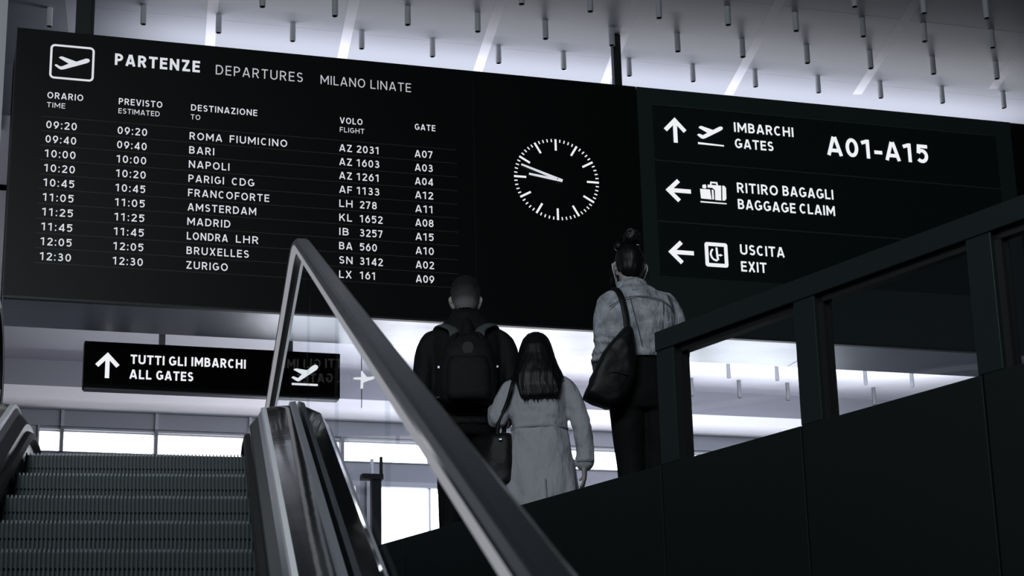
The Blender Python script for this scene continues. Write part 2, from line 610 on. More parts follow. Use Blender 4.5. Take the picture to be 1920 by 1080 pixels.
def text(mb, s, u0, u1, zb, cap, y, t=0.15, gap=0.17):
    """write s on a vertical plane (x along, z up) from u0 to u1, base line zb, cap height cap"""
    x = 0
    items = []
    for ch in s:
        w, st = glyph(ch, t)
        if st:
            items.append((x, st))
            x += w + gap
        else:
            x += w
    total = x - gap
    sx = (u1 - u0) / total
    for x0, st in items:
        for pts, closed in st:
            # strokes keep one thickness although the word is fitted to its width
            ribbon(mb, [((px + x0) * sx / cap, py) for px, py in pts], closed, t / 2,
                   lambda p: (u0 + p.x * cap, y, zb + p.y * cap))
    return mb


def poly(mb, pts, y):
    bm = bmesh.new()
    vs = [bm.verts.new((p[0], y, p[1])) for p in pts]
    bm.faces.new(vs)
    bm.normal_update()
    bmesh.ops.triangulate(bm, faces=bm.faces[:], ngon_method='EAR_CLIP')
    bm.verts.index_update()
    mb.add([tuple(v.co) for v in bm.verts], [tuple(v.index for v in f.verts) for f in bm.faces])
    bm.free()
    return mb


def rect_frame(mb, x0, x1, z0, z1, t, r, y):
    n = 6
    out = []
    for cx, cz, a in ((x1 - r, z1 - r, 0), (x0 + r, z1 - r, 90), (x0 + r, z0 + r, 180), (x1 - r, z0 + r, 270)):
        out += arc(cx, cz, r - t / 2, r - t / 2, a, a + 90, n)
    ribbon(mb, out, 1, t / 2, lambda p: (p.x, y, p.y))
    return mb


def arrow(mb, cx, cz, size, ang, y):
    """arrow with two stout barbs, pointing up at ang 0"""
    t = size * 0.165
    R = Matrix.Rotation(ang, 2)
    c = Vector((cx, cz))

    def put(p):
        q = R @ Vector(p) * 1.0
        return (c.x + q.x, y, c.y + q.y)
    s = size
    ribbon(mb, [(0, -s * 0.5), (0, s * 0.36)], 0, t / 2, put)
    ribbon(mb, [(-s * 0.40, -s * 0.02), (0, s * 0.40), (s * 0.40, -s * 0.02)], 0, t / 2, put)
    return mb


# ------------------------------------------------------------------ the setting
def cfloor():
    def G(a, off=0.06):
        return GM @ Vector((off, a, 0))

    def Ep(x, y):
        return EM @ Vector((x, y, 0))
    pts = [G(-6.0), G(3.35), Ep(0.70, 10.2), Ep(0.70, 7.32), Ep(-0.70, 7.32), Ep(-6.0, 7.32),
           BM @ Vector((-9, 8, 0)), BM @ Vector((11, 8, 0)), BM @ Vector((11, -6, 0))]
    mb = MB()
    n = len(pts)
    mb.add([(p.x, p.y, FLOOR_Z) for p in pts] + [(p.x, p.y, FLOOR_Z - 0.35) for p in pts],
           [tuple(range(n)), tuple(range(2 * n - 1, n - 1, -1))] + [(i, (i + 1) % n, n + (i + 1) % n, n + i) for i in range(n)])
    struct('floor', mb, M['floor'])


cfloor()
struct('floor_lower', MB().box(-9, 9, -4, 12, LOWER_Z - 0.2, LOWER_Z), M['floor'])
struct('ceiling', MB().box(-9, 11, -13, 2.1, CEIL_Z, CEIL_Z + 0.12), M['ceil'], BM)
# lighter bands between the ceiling panels
bands = [((-1.196, 13.80), (-1.39, 14.89)), ((-0.029, 13.867), (-0.247, 15.274)), ((1.059, 13.929), (0.876, 15.597)),
         ((2.215, 13.996), (2.013, 15.892)), ((3.334, 14.06), (3.161, 16.274)), ((4.49, 14.0), (4.373, 16.647)), ((-2.31, 13.75), (-2.53, 14.9)), ((-3.43, 13.7), (-3.66, 14.9))]
for k, (a, b) in enumerate(bands):
    a, b = Vector(a), Vector(b)
    d = (b - a).normalized()
    nn = Vector((d.y, -d.x)) * 0.042
    a, b = a - d * 5.5, a + d * 2.0
    mb = MB()
    q = [a + nn, a - nn, b - nn, b + nn]
    mb.add([(p.x, p.y, CEIL_Z - 0.001) for p in q] + [(p.x, p.y, CEIL_Z + 0.02) for p in q],
           [(0, 1, 2, 3), (7, 6, 5, 4), (0, 4, 5, 1), (1, 5, 6, 2), (2, 6, 7, 3), (3, 7, 4, 0)])
    struct('trim_%d' % (k + 1), mb, M['band'])
# thin cross joints of the ceiling panels
for k, dd in enumerate((-1.9, -0.55, 0.80)):
    struct('trim_%d' % (k + 11), MB().box(-9, 11, dd - 0.004, dd + 0.004, CEIL_Z - 0.0006, CEIL_Z + 0.01), M['joint'], BM)

struct('trim_20', MB().box(-9, 11, 2.1, 2.25, BACK_CEIL_Z, CEIL_Z + 0.12), M['greywall'], BM)
struct('trim_30', MB().box(-7.0, -3.87, 0.45, 0.80, 3.83, CEIL_Z), M['white'], BM)
struct('ceiling_hall', MB().box(-9, 11, 0.82, 8.3, BACK_CEIL_Z, BACK_CEIL_Z + 0.12), M['backceil'], BM)
# far wall: grey wall above, white rounded cornice, grey band, strip of windows, grey transom, glazed doors
mb = MB()
mb.box(-9, 11, 8.0, 8.3, 4.62, BACK_CEIL_Z)
mb.box(-9, -3.14, 8.0, 8.3, FLOOR_Z, 4.62)
struct('wall_far', mb, M['greywall'], BM)
struct('wall_left', MB().box(-9.2, -9, -13, 8.3, LOWER_Z, CEIL_Z), M['greywall'], BM)
struct('wall_right', MB().box(11, 11.2, -6, 8.3, FLOOR_Z - 0.35, CEIL_Z), M['greywall'], BM)
rings = []
prof = [(8.01, 5.055), (7.84, 5.055)] + [(7.90 - 0.10 * cos(radians(a)), 4.92 - 0.10 * sin(radians(a))) for a in range(0, 91, 10)] + [(8.01, 4.82)]
for u in (-9, 11):
    rings.append([(u, p[0], p[1]) for p in prof])
struct('trim_21', MB().loft(rings), M['white'], BM, shade=False)
mb = MB()
mb.box(-3.14, 11, 8.02, 8.2, 4.10, 4.345)
struct('trim_22', mb, M['darkgrey'], BM)
struct('trim_23', MB().box(-9, 11, 7.985, 8.01, 4.635, 4.825), M['darkgrey'], BM)

# strip windows
mull = [-3.14, -2.875, -1.83, -0.76, 0.32, 1.39, 2.60, 3.98, 5.05, 6.12, 7.19]
for k in range(len(mull) - 1):
    a, b = mull[k], mull[k + 1]
    fr = MB()
    fr.box(a, b, 8.0, 8.16, 4.60, 4.635)
    fr.box(a, b, 8.0, 8.16, 4.345, 4.355)
    fr.box(a - 0.02 if k else a, a + 0.02, 7.97, 8.16, 4.345, 4.64)
    fr.box(b - 0.02, b + 0.02, 7.97, 8.16, 4.345, 4.64)
    w = struct('window_%d' % (k + 1), fr, M['wframe'], BM)
    link('pane', MB().box(a + 0.02, b - 0.02, 8.10, 8.12, 4.355, 4.60).mesh('pane'), M['day'], w)
    link('sash_rail', MB().box(a + 0.02, b - 0.02, 8.06, 8.10, 4.585, 4.600).mesh('sash_rail'), M['white'], w)
for k, u in enumerate((-2.875, -1.83, -0.76)):
    struct('trim_%d' % (k + 24), MB().box(u - 0.018, u + 0.018, 7.955, 7.99, 4.63, 4.83), M['wframe'], BM)
# glazed doors under the transom
doors = [(-0.60, 0.48), (0.66, 1.60), (1.90, 3.3), (3.42, 4.9), (5.02, 6.5)]
for k, (a, b) in enumerate(doors):
    fr = MB()
    fr.box(a - 0.05, a, 7.98, 8.14, FLOOR_Z, 4.12)
    fr.box(b, b + 0.05, 7.98, 8.14, FLOOR_Z, 4.12)
    fr.box(a, b, 7.98, 8.14, 4.06, 4.12)
    d = struct('door_%d' % (k + 1), fr, M['wframe'], BM)
    link('pane', MB().box(a, b, 8.08, 8.10, FLOOR_Z, 4.06).mesh('pane'), M['day'], d)
    mid = a + (b - a) * 0.76
    link('mullion', MB().box(mid - 0.012, mid + 0.012, 8.02, 8.07, FLOOR_Z, 4.06).mesh('mullion'), M['band'], d)
mb = MB()
for a, b in ((-3.14, -0.65), (0.53, 0.61), (1.65, 1.85), (3.35, 3.37), (4.95, 4.97), (6.55, 11)):
    mb.box(a, b, 8.02, 8.3, FLOOR_Z, 4.10)
struct('wall_far_lower', mb, M['darkgrey'], BM)


# ------------------------------------------------------------------ hanging tubes
PF, PH = [], []


def tube_thing(xy, ceil_z, length, label, group, proto, m):
    r = 0.0245
    if not proto:
        mb = MB()
        n = 16
        prof = [(0.020, 0.004), (r * 0.97, 0.0), (r, 0.004), (r, 1.0)]
        rings = [[(pr * cos(2 * pi * i / n), pr * sin(2 * pi * i / n), (pz if pz < 0.5 else 0.17)) for i in range(n)] for pr, pz in prof]
        mb.loft(rings, caps=False)
        mb.add([(r * cos(2 * pi * i / n), r * sin(2 * pi * i / n), 0.17) for i in range(n)], [tuple(range(n))])
        me = mb.mesh('shell')
        me.materials.append(m)
        for p in me.polygons:
            p.use_smooth = len(p.vertices) == 4
        mb = MB()
        mb.add([(0.0202 * cos(2 * pi * i / n), 0.0202 * sin(2 * pi * i / n), 0.006) for i in range(n)] + [(0.0202 * cos(2 * pi * i / n), 0.0202 * sin(2 * pi * i / n), 0.04) for i in range(n)], [(i, (i + 1) % n, n + (i + 1) % n, n + i) for i in range(n)] + [tuple(range(n, 2 * n))])
        me2 = mb.mesh('mouth')
        me2.materials.append(M['tubecap'])
        proto += [me, me2]
    t = thing('ceiling_tube', label, 'ceiling tube', Matrix.Translation((xy[0], xy[1], ceil_z - length)), group)
    for nm, me in (('shell', proto[0]), ('mouth', proto[1])):
        o = bpy.data.objects.new(nm, me)
        COL.objects.link(o)
        o.parent = t
        if nm == 'shell':
            o.scale = (1, 1, (length + 0.005) / 0.17)
    return t


def unproject(px, py, z):
    d = RIGHT * ((px - 960) / FPX) - UP * ((py - 540) / FPX) + FWD
    d = d * (z / d.z)
    return (d.x, d.y)


# tube spots on the ceiling grid (about 0.6 m apart, rows staggered), surveyed from the photograph
ROWS = [('grey ceiling tube in the lowest row, just above the boards', 'ceiling tubes of the lowest row', [(1882.7, 203), (1767.4, 193.7), (1651.7, 184.2), (1534.8, 174.3), (1416.7, 163.2), (1299.5, 153.3), (1180, 142.8), (1057, 130.4), (935, 119), (811, 106.7), (678, 92), (548.7, 77.8), (409.7, 62), (268.7, 46)]),
        ('grey ceiling tube in the second row up from the boards', 'ceiling tubes of the second row', [(1869.6, 147.8), (1750.7, 138.7), (1633, 128.4), (1514.2, 118.5), (1393, 107), (1271, 96.7), (1147.5, 85.4), (1023, 73), (896, 59.6), (764.6, 46.8), (628, 30.5), (492, 13), (350, -4)]),
        ('grey ceiling tube in the third row up from the boards', 'ceiling tubes of the third row', [(1861.7, 89.5), (1734, 78), (1619, 68.5), (1493, 58.2), (1365.6, 47), (1236, 34), (1107, 21.8), (978, 8)]),
        ('grey ceiling tube in the topmost row at the upper right', 'ceiling tubes of the topmost row', [(1850.6, 34.5), (1733, 25.4), (1603, 13)])]
for nm, grp, row in ROWS:
    for px, py in row:
        tube_thing(unproject(px, py, CEIL_Z - 0.16), CEIL_Z, 0.16, nm, grp, PF, M['tube'])
tube_thing(unproject(92, 50, CEIL_Z - 0.16), CEIL_Z, 0.16, 'slim grey tube above the left corner of the departures board, its tip hidden', 'ceiling tubes beside the left rod', PF, M['tube'])
FAR = [('small pale tube behind the balustrade glass, in the nearer row', 'hall tubes of the nearer row', [(1274, 703), (1366.6, 708.7), (1457.7, 713.8), (1542.6, 717.5), (1623.6, 721.5), (1711, 726)]),
       ('small pale tube behind the balustrade glass, in the farther row', 'hall tubes of the farther row', [(1297.6, 742.3), (1387, 746), (1478, 750.7), (1561, 755), (1640, 759)]),
       ]
for nm, grp, row in FAR:
    zz = 5.17 if row[0][0] < 1290 else 5.17
    for px, py in row:
        tube_thing(unproject(px, py, zz), BACK_CEIL_Z, BACK_CEIL_Z - zz, nm, grp, PH, M['halltube'])

# ------------------------------------------------------------------ departures board
BZ0, BZ1 = 3.832, 5.893
T0 = 5.119
PITCH_ROW = 0.1122
board = thing('departures_board', 'black electronic departures board headed PARTENZE DEPARTURES MILANO LINATE', 'departures board', BM)
part('housing', MB().box(-3.80, 1.062, 0.012, 0.79, BZ0, BZ1 - 0.01), M['board'], board, bevel=0.006)
part('back_casing', MB().box(-3.755, 1.062, 0.10, 0.785, BZ1 - 0.012, BZ1 + 0.022), M['board'], board)
part('face_panel', MB().box(-3.803, 1.066, 0.0, 0.014, BZ0, BZ1), M['board'], board)
part('bottom_lip', MB().box(-3.80, 1.066, 0.0, 0.05, BZ0 - 0.016, BZ0 + 0.002), M['rod'], board)
part('soffit_panel', MB().box(-3.80, 1.066, 0.05, 0.795, BZ0 - 0.012, BZ0), M['soffit'], board, label='brushed metal underside of the departures board')
Y = -0.003
# pictogram
mb = MB()
rect_frame(mb, -3.559, -3.237, 5.512, 5.787, 0.016, 0.035, Y)
part('pictogram_frame', mb, M['letter'], board)
plane1 = [(-3.524, 5.618), (-3.516, 5.627), (-3.505, 5.625), (-3.486, 5.613), (-3.471, 5.614), (-3.422, 5.64), (-3.496, 5.681), (-3.485, 5.691), (-3.47, 5.693), (-3.367, 5.662), (-3.3, 5.693), (-3.282, 5.694), (-3.27, 5.683), (-3.274, 5.669), (-3.29, 5.658), (-3.451, 5.593), (-3.476, 5.587), (-3.494, 5.595)]
part('plane_pictogram', poly(MB(), plane1, Y), M['letter'], board, label='white aircraft taking off inside the rounded frame')
part('title_lettering', text(MB(), 'PARTENZE', -3.089, -2.455, 5.665, 0.093, Y, 0.205, 0.15), M['letter'], board, label='bold white word PARTENZE')
part('title_lettering', text(MB(), 'DEPARTURES', -2.335, -1.667, 5.663, 0.078, Y, 0.115, 0.22), M['letter_dim'], board, label='thin white word DEPARTURES')
part('title_lettering', text(MB(), 'MILANO', -1.529, -1.178, 5.663, 0.074, Y, 0.115, 0.18), M['letter_dim'], board, label='thin white word MILANO')
part('title_lettering', text(MB(), 'LINATE', -1.136, -0.812, 5.662, 0.073, Y, 0.115, 0.18), M['letter_dim'], board, label='thin white word LINATE')
for a, au, b, bu, u in (('ORARIO', -3.306, 'TIME', -3.433, -3.565), ('PREVISTO', -2.727, 'ESTIMATED', -2.745, -3.048), ('DESTINAZIONE', -2.014, 'TO', -2.443, -2.514),
                        ('VOLO', -1.199, 'FLIGHT', -1.185, -1.377), ('GATE', -0.620, None, 0, -0.785)):
    hd = part('header_lettering', text(MB(), a, u, au, 5.353, 0.050, Y, 0.155), M['letter'], board, label='white column heading ' + a)
    if b:
        part('translation_lettering', text(MB(), b, u, bu, 5.282, 0.040, Y, 0.125), M['letter'], hd)
FL = [('09:20', 'ROMA  FIUMICINO', 'AZ', '2031', 'A07', -1.782), ('09:40', 'BARI', 'AZ', '1603', 'A03', -2.332), ('10:00', 'NAPOLI', 'AZ', '1261', 'A04', -2.216),
      ('10:20', 'PARIGI  CDG', 'AF', '1133', 'A12', -2.028), ('10:45', 'FRANCOFORTE', 'LH', '278', 'A11', -1.914), ('11:05', 'AMSTERDAM', 'KL', '1652', 'A08', -2.010),
      ('11:25', 'MADRID', 'IB', '3257', 'A15', -2.201), ('11:45', 'LONDRA  LHR', 'BA', '560', 'A10', -1.990), ('12:05', 'BRUXELLES', 'SN', '3142', 'A02', -2.060), ('12:30', 'ZURIGO', 'LX', '161', 'A09', -2.214)]
def divider(k):
    z = 5.208 - k * 0.1122
    mb = MB()
    mb.add([(-3.60, -0.0015, z - 0.0022), (-0.45, -0.0015, z + 0.006 - 0.0022), (-0.45, -0.0015, z + 0.006 + 0.0022), (-3.60, -0.0015, z + 0.0022)], [(0, 1, 2, 3)])
    return mb


part('row_divider', divider(0), M['line'], board)
for k, (tm, dest, al, num, gate, du) in enumerate(FL):
    zb = T0 - k * PITCH_ROW
    row = part('flight_row', divider(k + 1), M['line'], board, label='flight row %s %s %s %s %s with thin line beneath' % (tm, dest.replace('  ', ' '), al, num, gate))
    put = lambda nm, mb: part(nm, mb, M['letter'], row, label='white lettering')
    tt = 0.150
    put('time_lettering', text(MB(), tm, -3.563, -3.343, zb - 0.001, 0.058, Y, tt, 0.19))
    put('estimate_lettering', text(MB(), tm, -3.049, -2.832, zb - 0.0005, 0.058, Y, tt, 0.19))
    if '  ' in dest:
        d1, d2 = dest.split('  ')
        e1, s2 = {'ROMA': (-2.275, -2.220), 'PARIGI': (-2.255, -2.198), 'LONDRA': (-2.218, -2.160)}[d1]
        put('destination_lettering', text(MB(), d1, -2.520, e1, zb + 0.002, 0.058, Y, tt, 0.19))
        put('destination_lettering', text(MB(), d2, s2, du, zb + 0.003, 0.058, Y, tt, 0.19))
    else:
        put('destination_lettering', text(MB(), dest, -2.520, du, zb + 0.002, 0.058, Y, tt, 0.19))
    wal = {'AZ': 0.100, 'AF': 0.100, 'LH': 0.105, 'KL': 0.100, 'IB': 0.076, 'BA': 0.103, 'SN': 0.105, 'LX': 0.098}[al]
    put('airline_lettering', text(MB(), al, -1.381, -1.381 + wal, zb + 0.005, 0.058, Y, tt, 0.16))
    nu = -1.246 if k < 4 else -1.222
    nw = {4: 0.178, 3: 0.133}[len(num)]
    if num == '161':
        nw = 0.123
    put('number_lettering', text(MB(), num, nu, nu + nw, zb + 0.005, 0.059, Y, tt, 0.17))
    put('gate_lettering', text(MB(), gate, -0.788, -0.644, zb + 0.007, 0.059, Y, tt, 0.14))
# panel joint to the right of the list
part('panel_joint', MB().box(-0.312, -0.307, -0.001, 0.002, BZ0, BZ1 - 0.1), M['gasket'], board)
# hanging rods
part('hanger_rod', MB().box(-3.315, -3.225, 0.36, 0.43, BZ1, CEIL_Z + 0.01), M['rod'], board)
part('hanger_rod', MB().box(1.000, 1.066, 0.30, 0.36, BZ1 - 0.05, CEIL_Z + 0.01), M['rod'], board)
part('rod_sleeve', MB().box(-3.36, -3.25, 0.33, 0.46, BZ1 + 0.09, CEIL_Z + 0.01), M['rod'], board)

# ------------------------------------------------------------------ clock
clock = thing('clock', 'analogue clock of white dashes on the black board, hands near ten to ten', 'clock', BM @ Matrix.Translation((0.362, -0.004, 5.033)))
mb = MB()
n = 64
ring0 = [(0.365 * cos(2 * pi * i / n), -0.004, 0.350 * sin(2 * pi * i / n)) for i in range(n)]
ring1 = [(p[0], 0.004, p[2]) for p in ring0]
part('dial', mb.loft([ring0, ring1]), M['board'], clock)
hx, hz = 0.352, 0.338
for k in range(60):
    a = 2 * pi * k / 60
    big = k % 5 == 0
    r0 = 0.715 if big else 0.925
    hw = 0.0085 if big else 0.0048
    d = Vector((sin(a), cos(a)))
    nn = Vector((d.y, -d.x)) * hw
    q = []
    for r, s in ((r0, 1), (r0, -1), (1.0, -1), (1.0, 1)):
        q.append((d.x * r * hx + nn.x * s, -0.006, d.y * r * hz + nn.y * s))
    part('hour_mark' if big else 'minute_mark', MB().add(q, [(0, 1, 2, 3)]), M['letter_white'], clock)


def hand(name, p0, p1, w0, w1, y):
    a, b = Vector(p0), Vector(p1)
    d = (b - a).normalized()
    nn = Vector((-d.y, d.x))
    mb = MB()
    q = [a + nn * w0, a - nn * w0, b - nn * w1, b + nn * w1]
    mb.add([(p.x, y, p.y) for p in q] + [(p.x, y + 0.003, p.y) for p in q], [(0, 1, 2, 3), (7, 6, 5, 4), (0, 4, 5, 1), (1, 5, 6, 2), (2, 6, 7, 3), (3, 7, 4, 0)])
    part(name, mb, M['letter'], clock)


hand('minute_hand', (0.045, -0.011), (-0.292, 0.100), 0.012, 0.007, -0.016)
hand('hour_hand', (0.040, -0.008), (-0.229, 0.028), 0.011, 0.008, -0.011)
mb = MB()
part('centre_pin', mb.ball((0.003, -0.018, 0.002), (0.005, 0.003, 0.005), 12, 6), M['rod'], clock)

# ------------------------------------------------------------------ wayfinding board
way = thing('wayfinding_board', 'dark grey sign board with three rows, IMBARCHI GATES A01-A15 at the top', 'sign', BM)
part('housing', MB().box(1.074, 4.508, 0.0, 0.79, BZ0, BZ1), M['way'], way)
part('bottom_lip', MB().box(1.074, 4.508, 0.0, 0.05, BZ0 - 0.016, BZ0), M['rod'], way)
part('soffit_panel', MB().box(1.074, 2.62, 0.05, 0.795, BZ0 - 0.012, BZ0), M['soffit'], way, label='brushed metal underside of the sign, nearer half')
part('soffit_panel', MB().box(2.628, 4.508, 0.05, 0.795, BZ0 - 0.012, BZ0), M['soffit'], way, label='brushed metal underside of the sign, farther half')
insets = []
for z0, z1, u1, nm in ((5.280, 5.745, 4.35, 'top'), (4.765, 5.262, 4.35, 'middle'), (4.300, 4.745, 4.35, 'bottom')):
    p = part('sign_panel', MB().box(1.202, u1, -0.004, 0.004, z0, z1), M['wayin'], way, label='%s sign panel' % nm)
    mb = MB()
    mb.box(1.198, u1 + 0.01, -0.006, 0.004, z1 + 0.002, z1 + 0.009)
    part('edge_strip', mb, M['line'], way)
    insets.append(p)
Y = -0.0075
imb = [(1.58, 5.517), (1.594, 5.528), (1.607, 5.527), (1.63, 5.518), (1.672, 5.542), (1.596, 5.58), (1.607, 5.595), (1.623, 5.598), (1.723, 5.572), (1.778, 5.604), (1.798, 5.609), (1.811, 5.6), (1.808, 5.585), (1.788, 5.57), (1.649, 5.492), (1.626, 5.486), (1.608, 5.493)]
W = M['letter_white']
part('arrow_pictogram', arrow(MB(), 1.390, 5.540, 0.215, 0, Y), W, insets[0], label='white arrow pointing up')
mb = poly(MB(), imb, Y)
mb.add([(1.584, Y, 5.437), (1.812, Y, 5.435), (1.812, Y, 5.447), (1.584, Y, 5.455)], [(0, 1, 2, 3)])
part('plane_pictogram', mb, W, insets[0], label='white aircraft over a line')
part('lettering', text(MB(), 'IMBARCHI', 1.909, 2.444, 5.573, 0.084, Y, 0.176, 0.13), W, insets[0])
part('lettering', text(MB(), 'GATES', 1.909, 2.254, 5.432, 0.083, Y, 0.176, 0.13), W, insets[0])
part('lettering', text(MB(), 'A01-A15', 2.735, 3.684, 5.441, 0.168, Y, 0.190, 0.10), W, insets[0])
part('arrow_pictogram', arrow(MB(), 1.392, 5.021, 0.215, pi / 2, Y), W, insets[1], label='white arrow pointing left')
mb = MB()
for pg in ([(1.579, 5.052), (1.666, 5.053), (1.676, 4.968), (1.584, 4.97)], [(1.602, 5.087), (1.63, 5.094), (1.638, 5.071), (1.627, 5.056), (1.601, 5.061)],
           [(1.647, 5.093), (1.765, 5.093), (1.76, 4.965), (1.707, 4.966), (1.709, 5.05), (1.688, 5.068), (1.647, 5.067)],
           [(1.775, 5.094), (1.794, 5.094), (1.808, 5.076), (1.806, 4.985), (1.794, 4.968), (1.770, 4.965)], [(1.681, 5.054), (1.697, 5.049), (1.698, 4.97), (1.682, 4.968)],
           [(1.578, 4.948), (1.805, 4.946), (1.805, 4.936), (1.577, 4.936)]):
    poly(mb, pg, Y)
ribbon(mb, [(1.675, 5.093), (1.679, 5.114), (1.728, 5.114), (1.732, 5.093)], 0, 0.007, lambda p: (p.x, Y, p.y))
part('suitcase_pictogram', mb, W, insets[1], label='white suitcases on a belt')
part('lettering', text(MB(), 'RITIRO', 1.903, 2.268, 5.046, 0.086, Y, 0.172, 0.13), W, insets[1])
part('lettering', text(MB(), 'BAGAGLI', 2.308, 2.766, 5.050, 0.086, Y, 0.172, 0.13), W, insets[1])
part('lettering', text(MB(), 'BAGGAGE', 1.903, 2.415, 4.905, 0.086, Y, 0.172, 0.13), W, insets[1])
part('lettering', text(MB(), 'CLAIM', 2.450, 2.770, 4.908, 0.086, Y, 0.172, 0.13), W, insets[1])
part('arrow_pictogram', arrow(MB(), 1.389, 4.500, 0.215, pi / 2, Y), W, insets[2], label='white arrow pointing left')
mb = rect_frame(MB(), 1.592, 1.790, 4.398, 4.603, 0.031, 0.022, Y)
part('exit_frame', mb, W, insets[2])
mb = MB()
ribbon(mb, [(1.661, 4.547), (1.646, 4.527), (1.641, 4.503), (1.649, 4.478), (1.664, 4.461), (1.684, 4.454), (1.699, 4.456)], 0, 0.008, lambda p: (p.x, Y, p.y))
ribbon(mb, [(1.694, 4.562), (1.698, 4.49), (1.704, 4.458)], 0, 0.009, lambda p: (p.x, Y, p.y))
ribbon(mb, [(1.700, 4.499), (1.722, 4.499)], 0, 0.006, lambda p: (p.x, Y, p.y))
poly(mb, [(1.722, 4.511), (1.746, 4.501), (1.722, 4.487)], Y)
part('exit_pictogram', mb, W, insets[2])
part('lettering', text(MB(), 'USCITA', 1.898, 2.289, 4.518, 0.086, Y, 0.172, 0.13), W, insets[2])
part('lettering', text(MB(), 'EXIT', 1.898, 2.122, 4.376, 0.086, Y, 0.172, 0.13), W, insets[2])

blank = thing('blank_board', 'plain black board end beyond the right edge of the grey sign board', 'board', BM)
part('housing', MB().box(4.516, 6.2, 0.01, 0.79, BZ0, BZ1), M['blank'], blank)
part('soffit_panel', MB().box(4.516, 6.2, 0.05, 0.795, BZ0 - 0.012, BZ0 - 0.0005), M['soffit'], blank)

# ------------------------------------------------------------------ gate sign in the hall behind
gs = thing('gate_sign', 'long black hanging sign reading TUTTI GLI IMBARCHI ALL GATES', 'sign', BM @ Matrix.Translation((0, 1.6, 0)))
part('housing', MB().box(-3.111, -1.037, 0.0, 0.11, 3.569, 3.950), M['board'], gs, bevel=0.004)
part('underside_panel', MB().box(-3.10, -1.045, 0.004, 0.106, 3.558, 3.569), M['wframe'], gs)
Y = -0.004
part('arrow_pictogram', arrow(MB(), -2.927, 3.755, 0.208, 0, Y), W, gs)
part('lettering', text(MB(), 'TUTTI', -2.747, -2.476, 3.778, 0.076, Y, 0.190, 0.11), W, gs)
part('lettering', text(MB(), 'GLI', -2.442, -2.300, 3.779, 0.076, Y, 0.190, 0.13), W, gs)
part('lettering', text(MB(), 'IMBARCHI', -2.262, -1.820, 3.782, 0.076, Y, 0.190, 0.13), W, gs)
part('lettering', text(MB(), 'ALL', -2.752, -2.577, 3.655, 0.076, Y, 0.190, 0.13), W, gs)
part('lettering', text(MB(), 'GATES', -2.540, -2.243, 3.656, 0.076, Y, 0.190, 0.13), W, gs)
gp = [(-1.444, 3.725), (-1.431, 3.738), (-1.419, 3.735), (-1.389, 3.725), (-1.357, 3.757), (-1.428, 3.793), (-1.418, 3.802), (-1.401, 3.805), (-1.314, 3.795), (-1.284, 3.822), (-1.261, 3.839), (-1.242, 3.845), (-1.226, 3.836), (-1.222, 3.82), (-1.235, 3.801), (-1.377, 3.7), (-1.391, 3.697), (-1.407, 3.702)]
mb = poly(MB(), gp, Y)
mb.add([(-1.441, Y, 3.664), (-1.224, Y, 3.664), (-1.224, Y, 3.682), (-1.441, Y, 3.682)], [(0, 1, 2, 3)])
part('plane_pictogram', mb, W, gs, label='white aircraft over a line')
for u in (-2.495, -1.452):
    part('hanger_rod', MB().box(u - 0.024, u + 0.024, 0.03, 0.08, 3.94, BACK_CEIL_Z + 0.01), M['tube'], gs)

ps = thing('plane_reflection', 'reflected white aircraft, modelled as a glowing cut-out on a thin rod right of the gate sign', 'sign', BM @ Matrix.Translation((0, 1.6, 0)))  # glowing cut-out added in place of a reflection in the escalator glass
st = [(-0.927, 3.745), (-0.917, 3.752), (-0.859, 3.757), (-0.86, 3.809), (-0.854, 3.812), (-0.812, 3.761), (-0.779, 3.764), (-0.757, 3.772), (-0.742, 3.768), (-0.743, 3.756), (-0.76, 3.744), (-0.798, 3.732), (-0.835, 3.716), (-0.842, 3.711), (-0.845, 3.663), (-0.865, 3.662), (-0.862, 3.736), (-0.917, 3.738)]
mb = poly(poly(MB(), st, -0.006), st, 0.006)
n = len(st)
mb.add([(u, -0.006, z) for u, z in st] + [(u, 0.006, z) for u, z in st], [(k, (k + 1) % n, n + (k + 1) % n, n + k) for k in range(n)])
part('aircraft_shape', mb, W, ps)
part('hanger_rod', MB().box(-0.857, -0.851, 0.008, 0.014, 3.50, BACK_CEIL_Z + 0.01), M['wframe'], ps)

# ------------------------------------------------------------------ balustrade on the edge of the upper floor
bal = thing('balustrade', 'black panelled guard with sloping glazed railing on the right', 'railing', GM)
GZ = 1.497
RT = 2.066
seams = [-3.55, -2.66, -1.734, -0.822, 0.037, 1.10, 2.15, 3.30]
for a, b in zip(seams[:-1], seams[1:]):
    part('fascia_panel', MB().box(0.0, 0.05, a + 0.0045, b - 0.0045, -1.45, GZ), M['fascia'], bal, bevel=0.003)
part('backing_wall', MB().box(0.03, 0.12, -3.55, 3.30, -1.45, GZ - 0.004), M['fasciaseam'], bal)
posts = [(-0.078, 0.036), (-0.939, -0.822), (-1.828, -1.715), (-2.72, -2.605), (-3.55, -3.49)]
for a, b in posts:
    part('post', MB().box(0.0, 0.07, a, b, GZ, RT - 0.085), M['rail'], bal, bevel=0.003)
part('top_rail', MB().box(-0.004, 0.076, -3.55, 0.04, RT - 0.085, RT), M['rail'], bal, bevel=0.004)
for (a, b), (c, d) in zip(posts[:-1], posts[1:]):
    mb = MB()
    lo, hi = d, a
    for y0, y1, z0, z1 in ((lo, lo + 0.012, GZ, RT - 0.085), (hi - 0.030, hi, GZ, RT - 0.085), (lo, hi, RT - 0.115, RT - 0.085), (lo, hi, GZ, GZ + 0.004)):
        mb.box(0.018, 0.060, y0, y1, z0, z1)
    part('glazing_frame', mb, M['gasket'], bal)
    part('glass_pane', MB().box(0.036, 0.042, lo + 0.01, hi - 0.02, GZ, RT - 0.10), M['gglass'], bal)

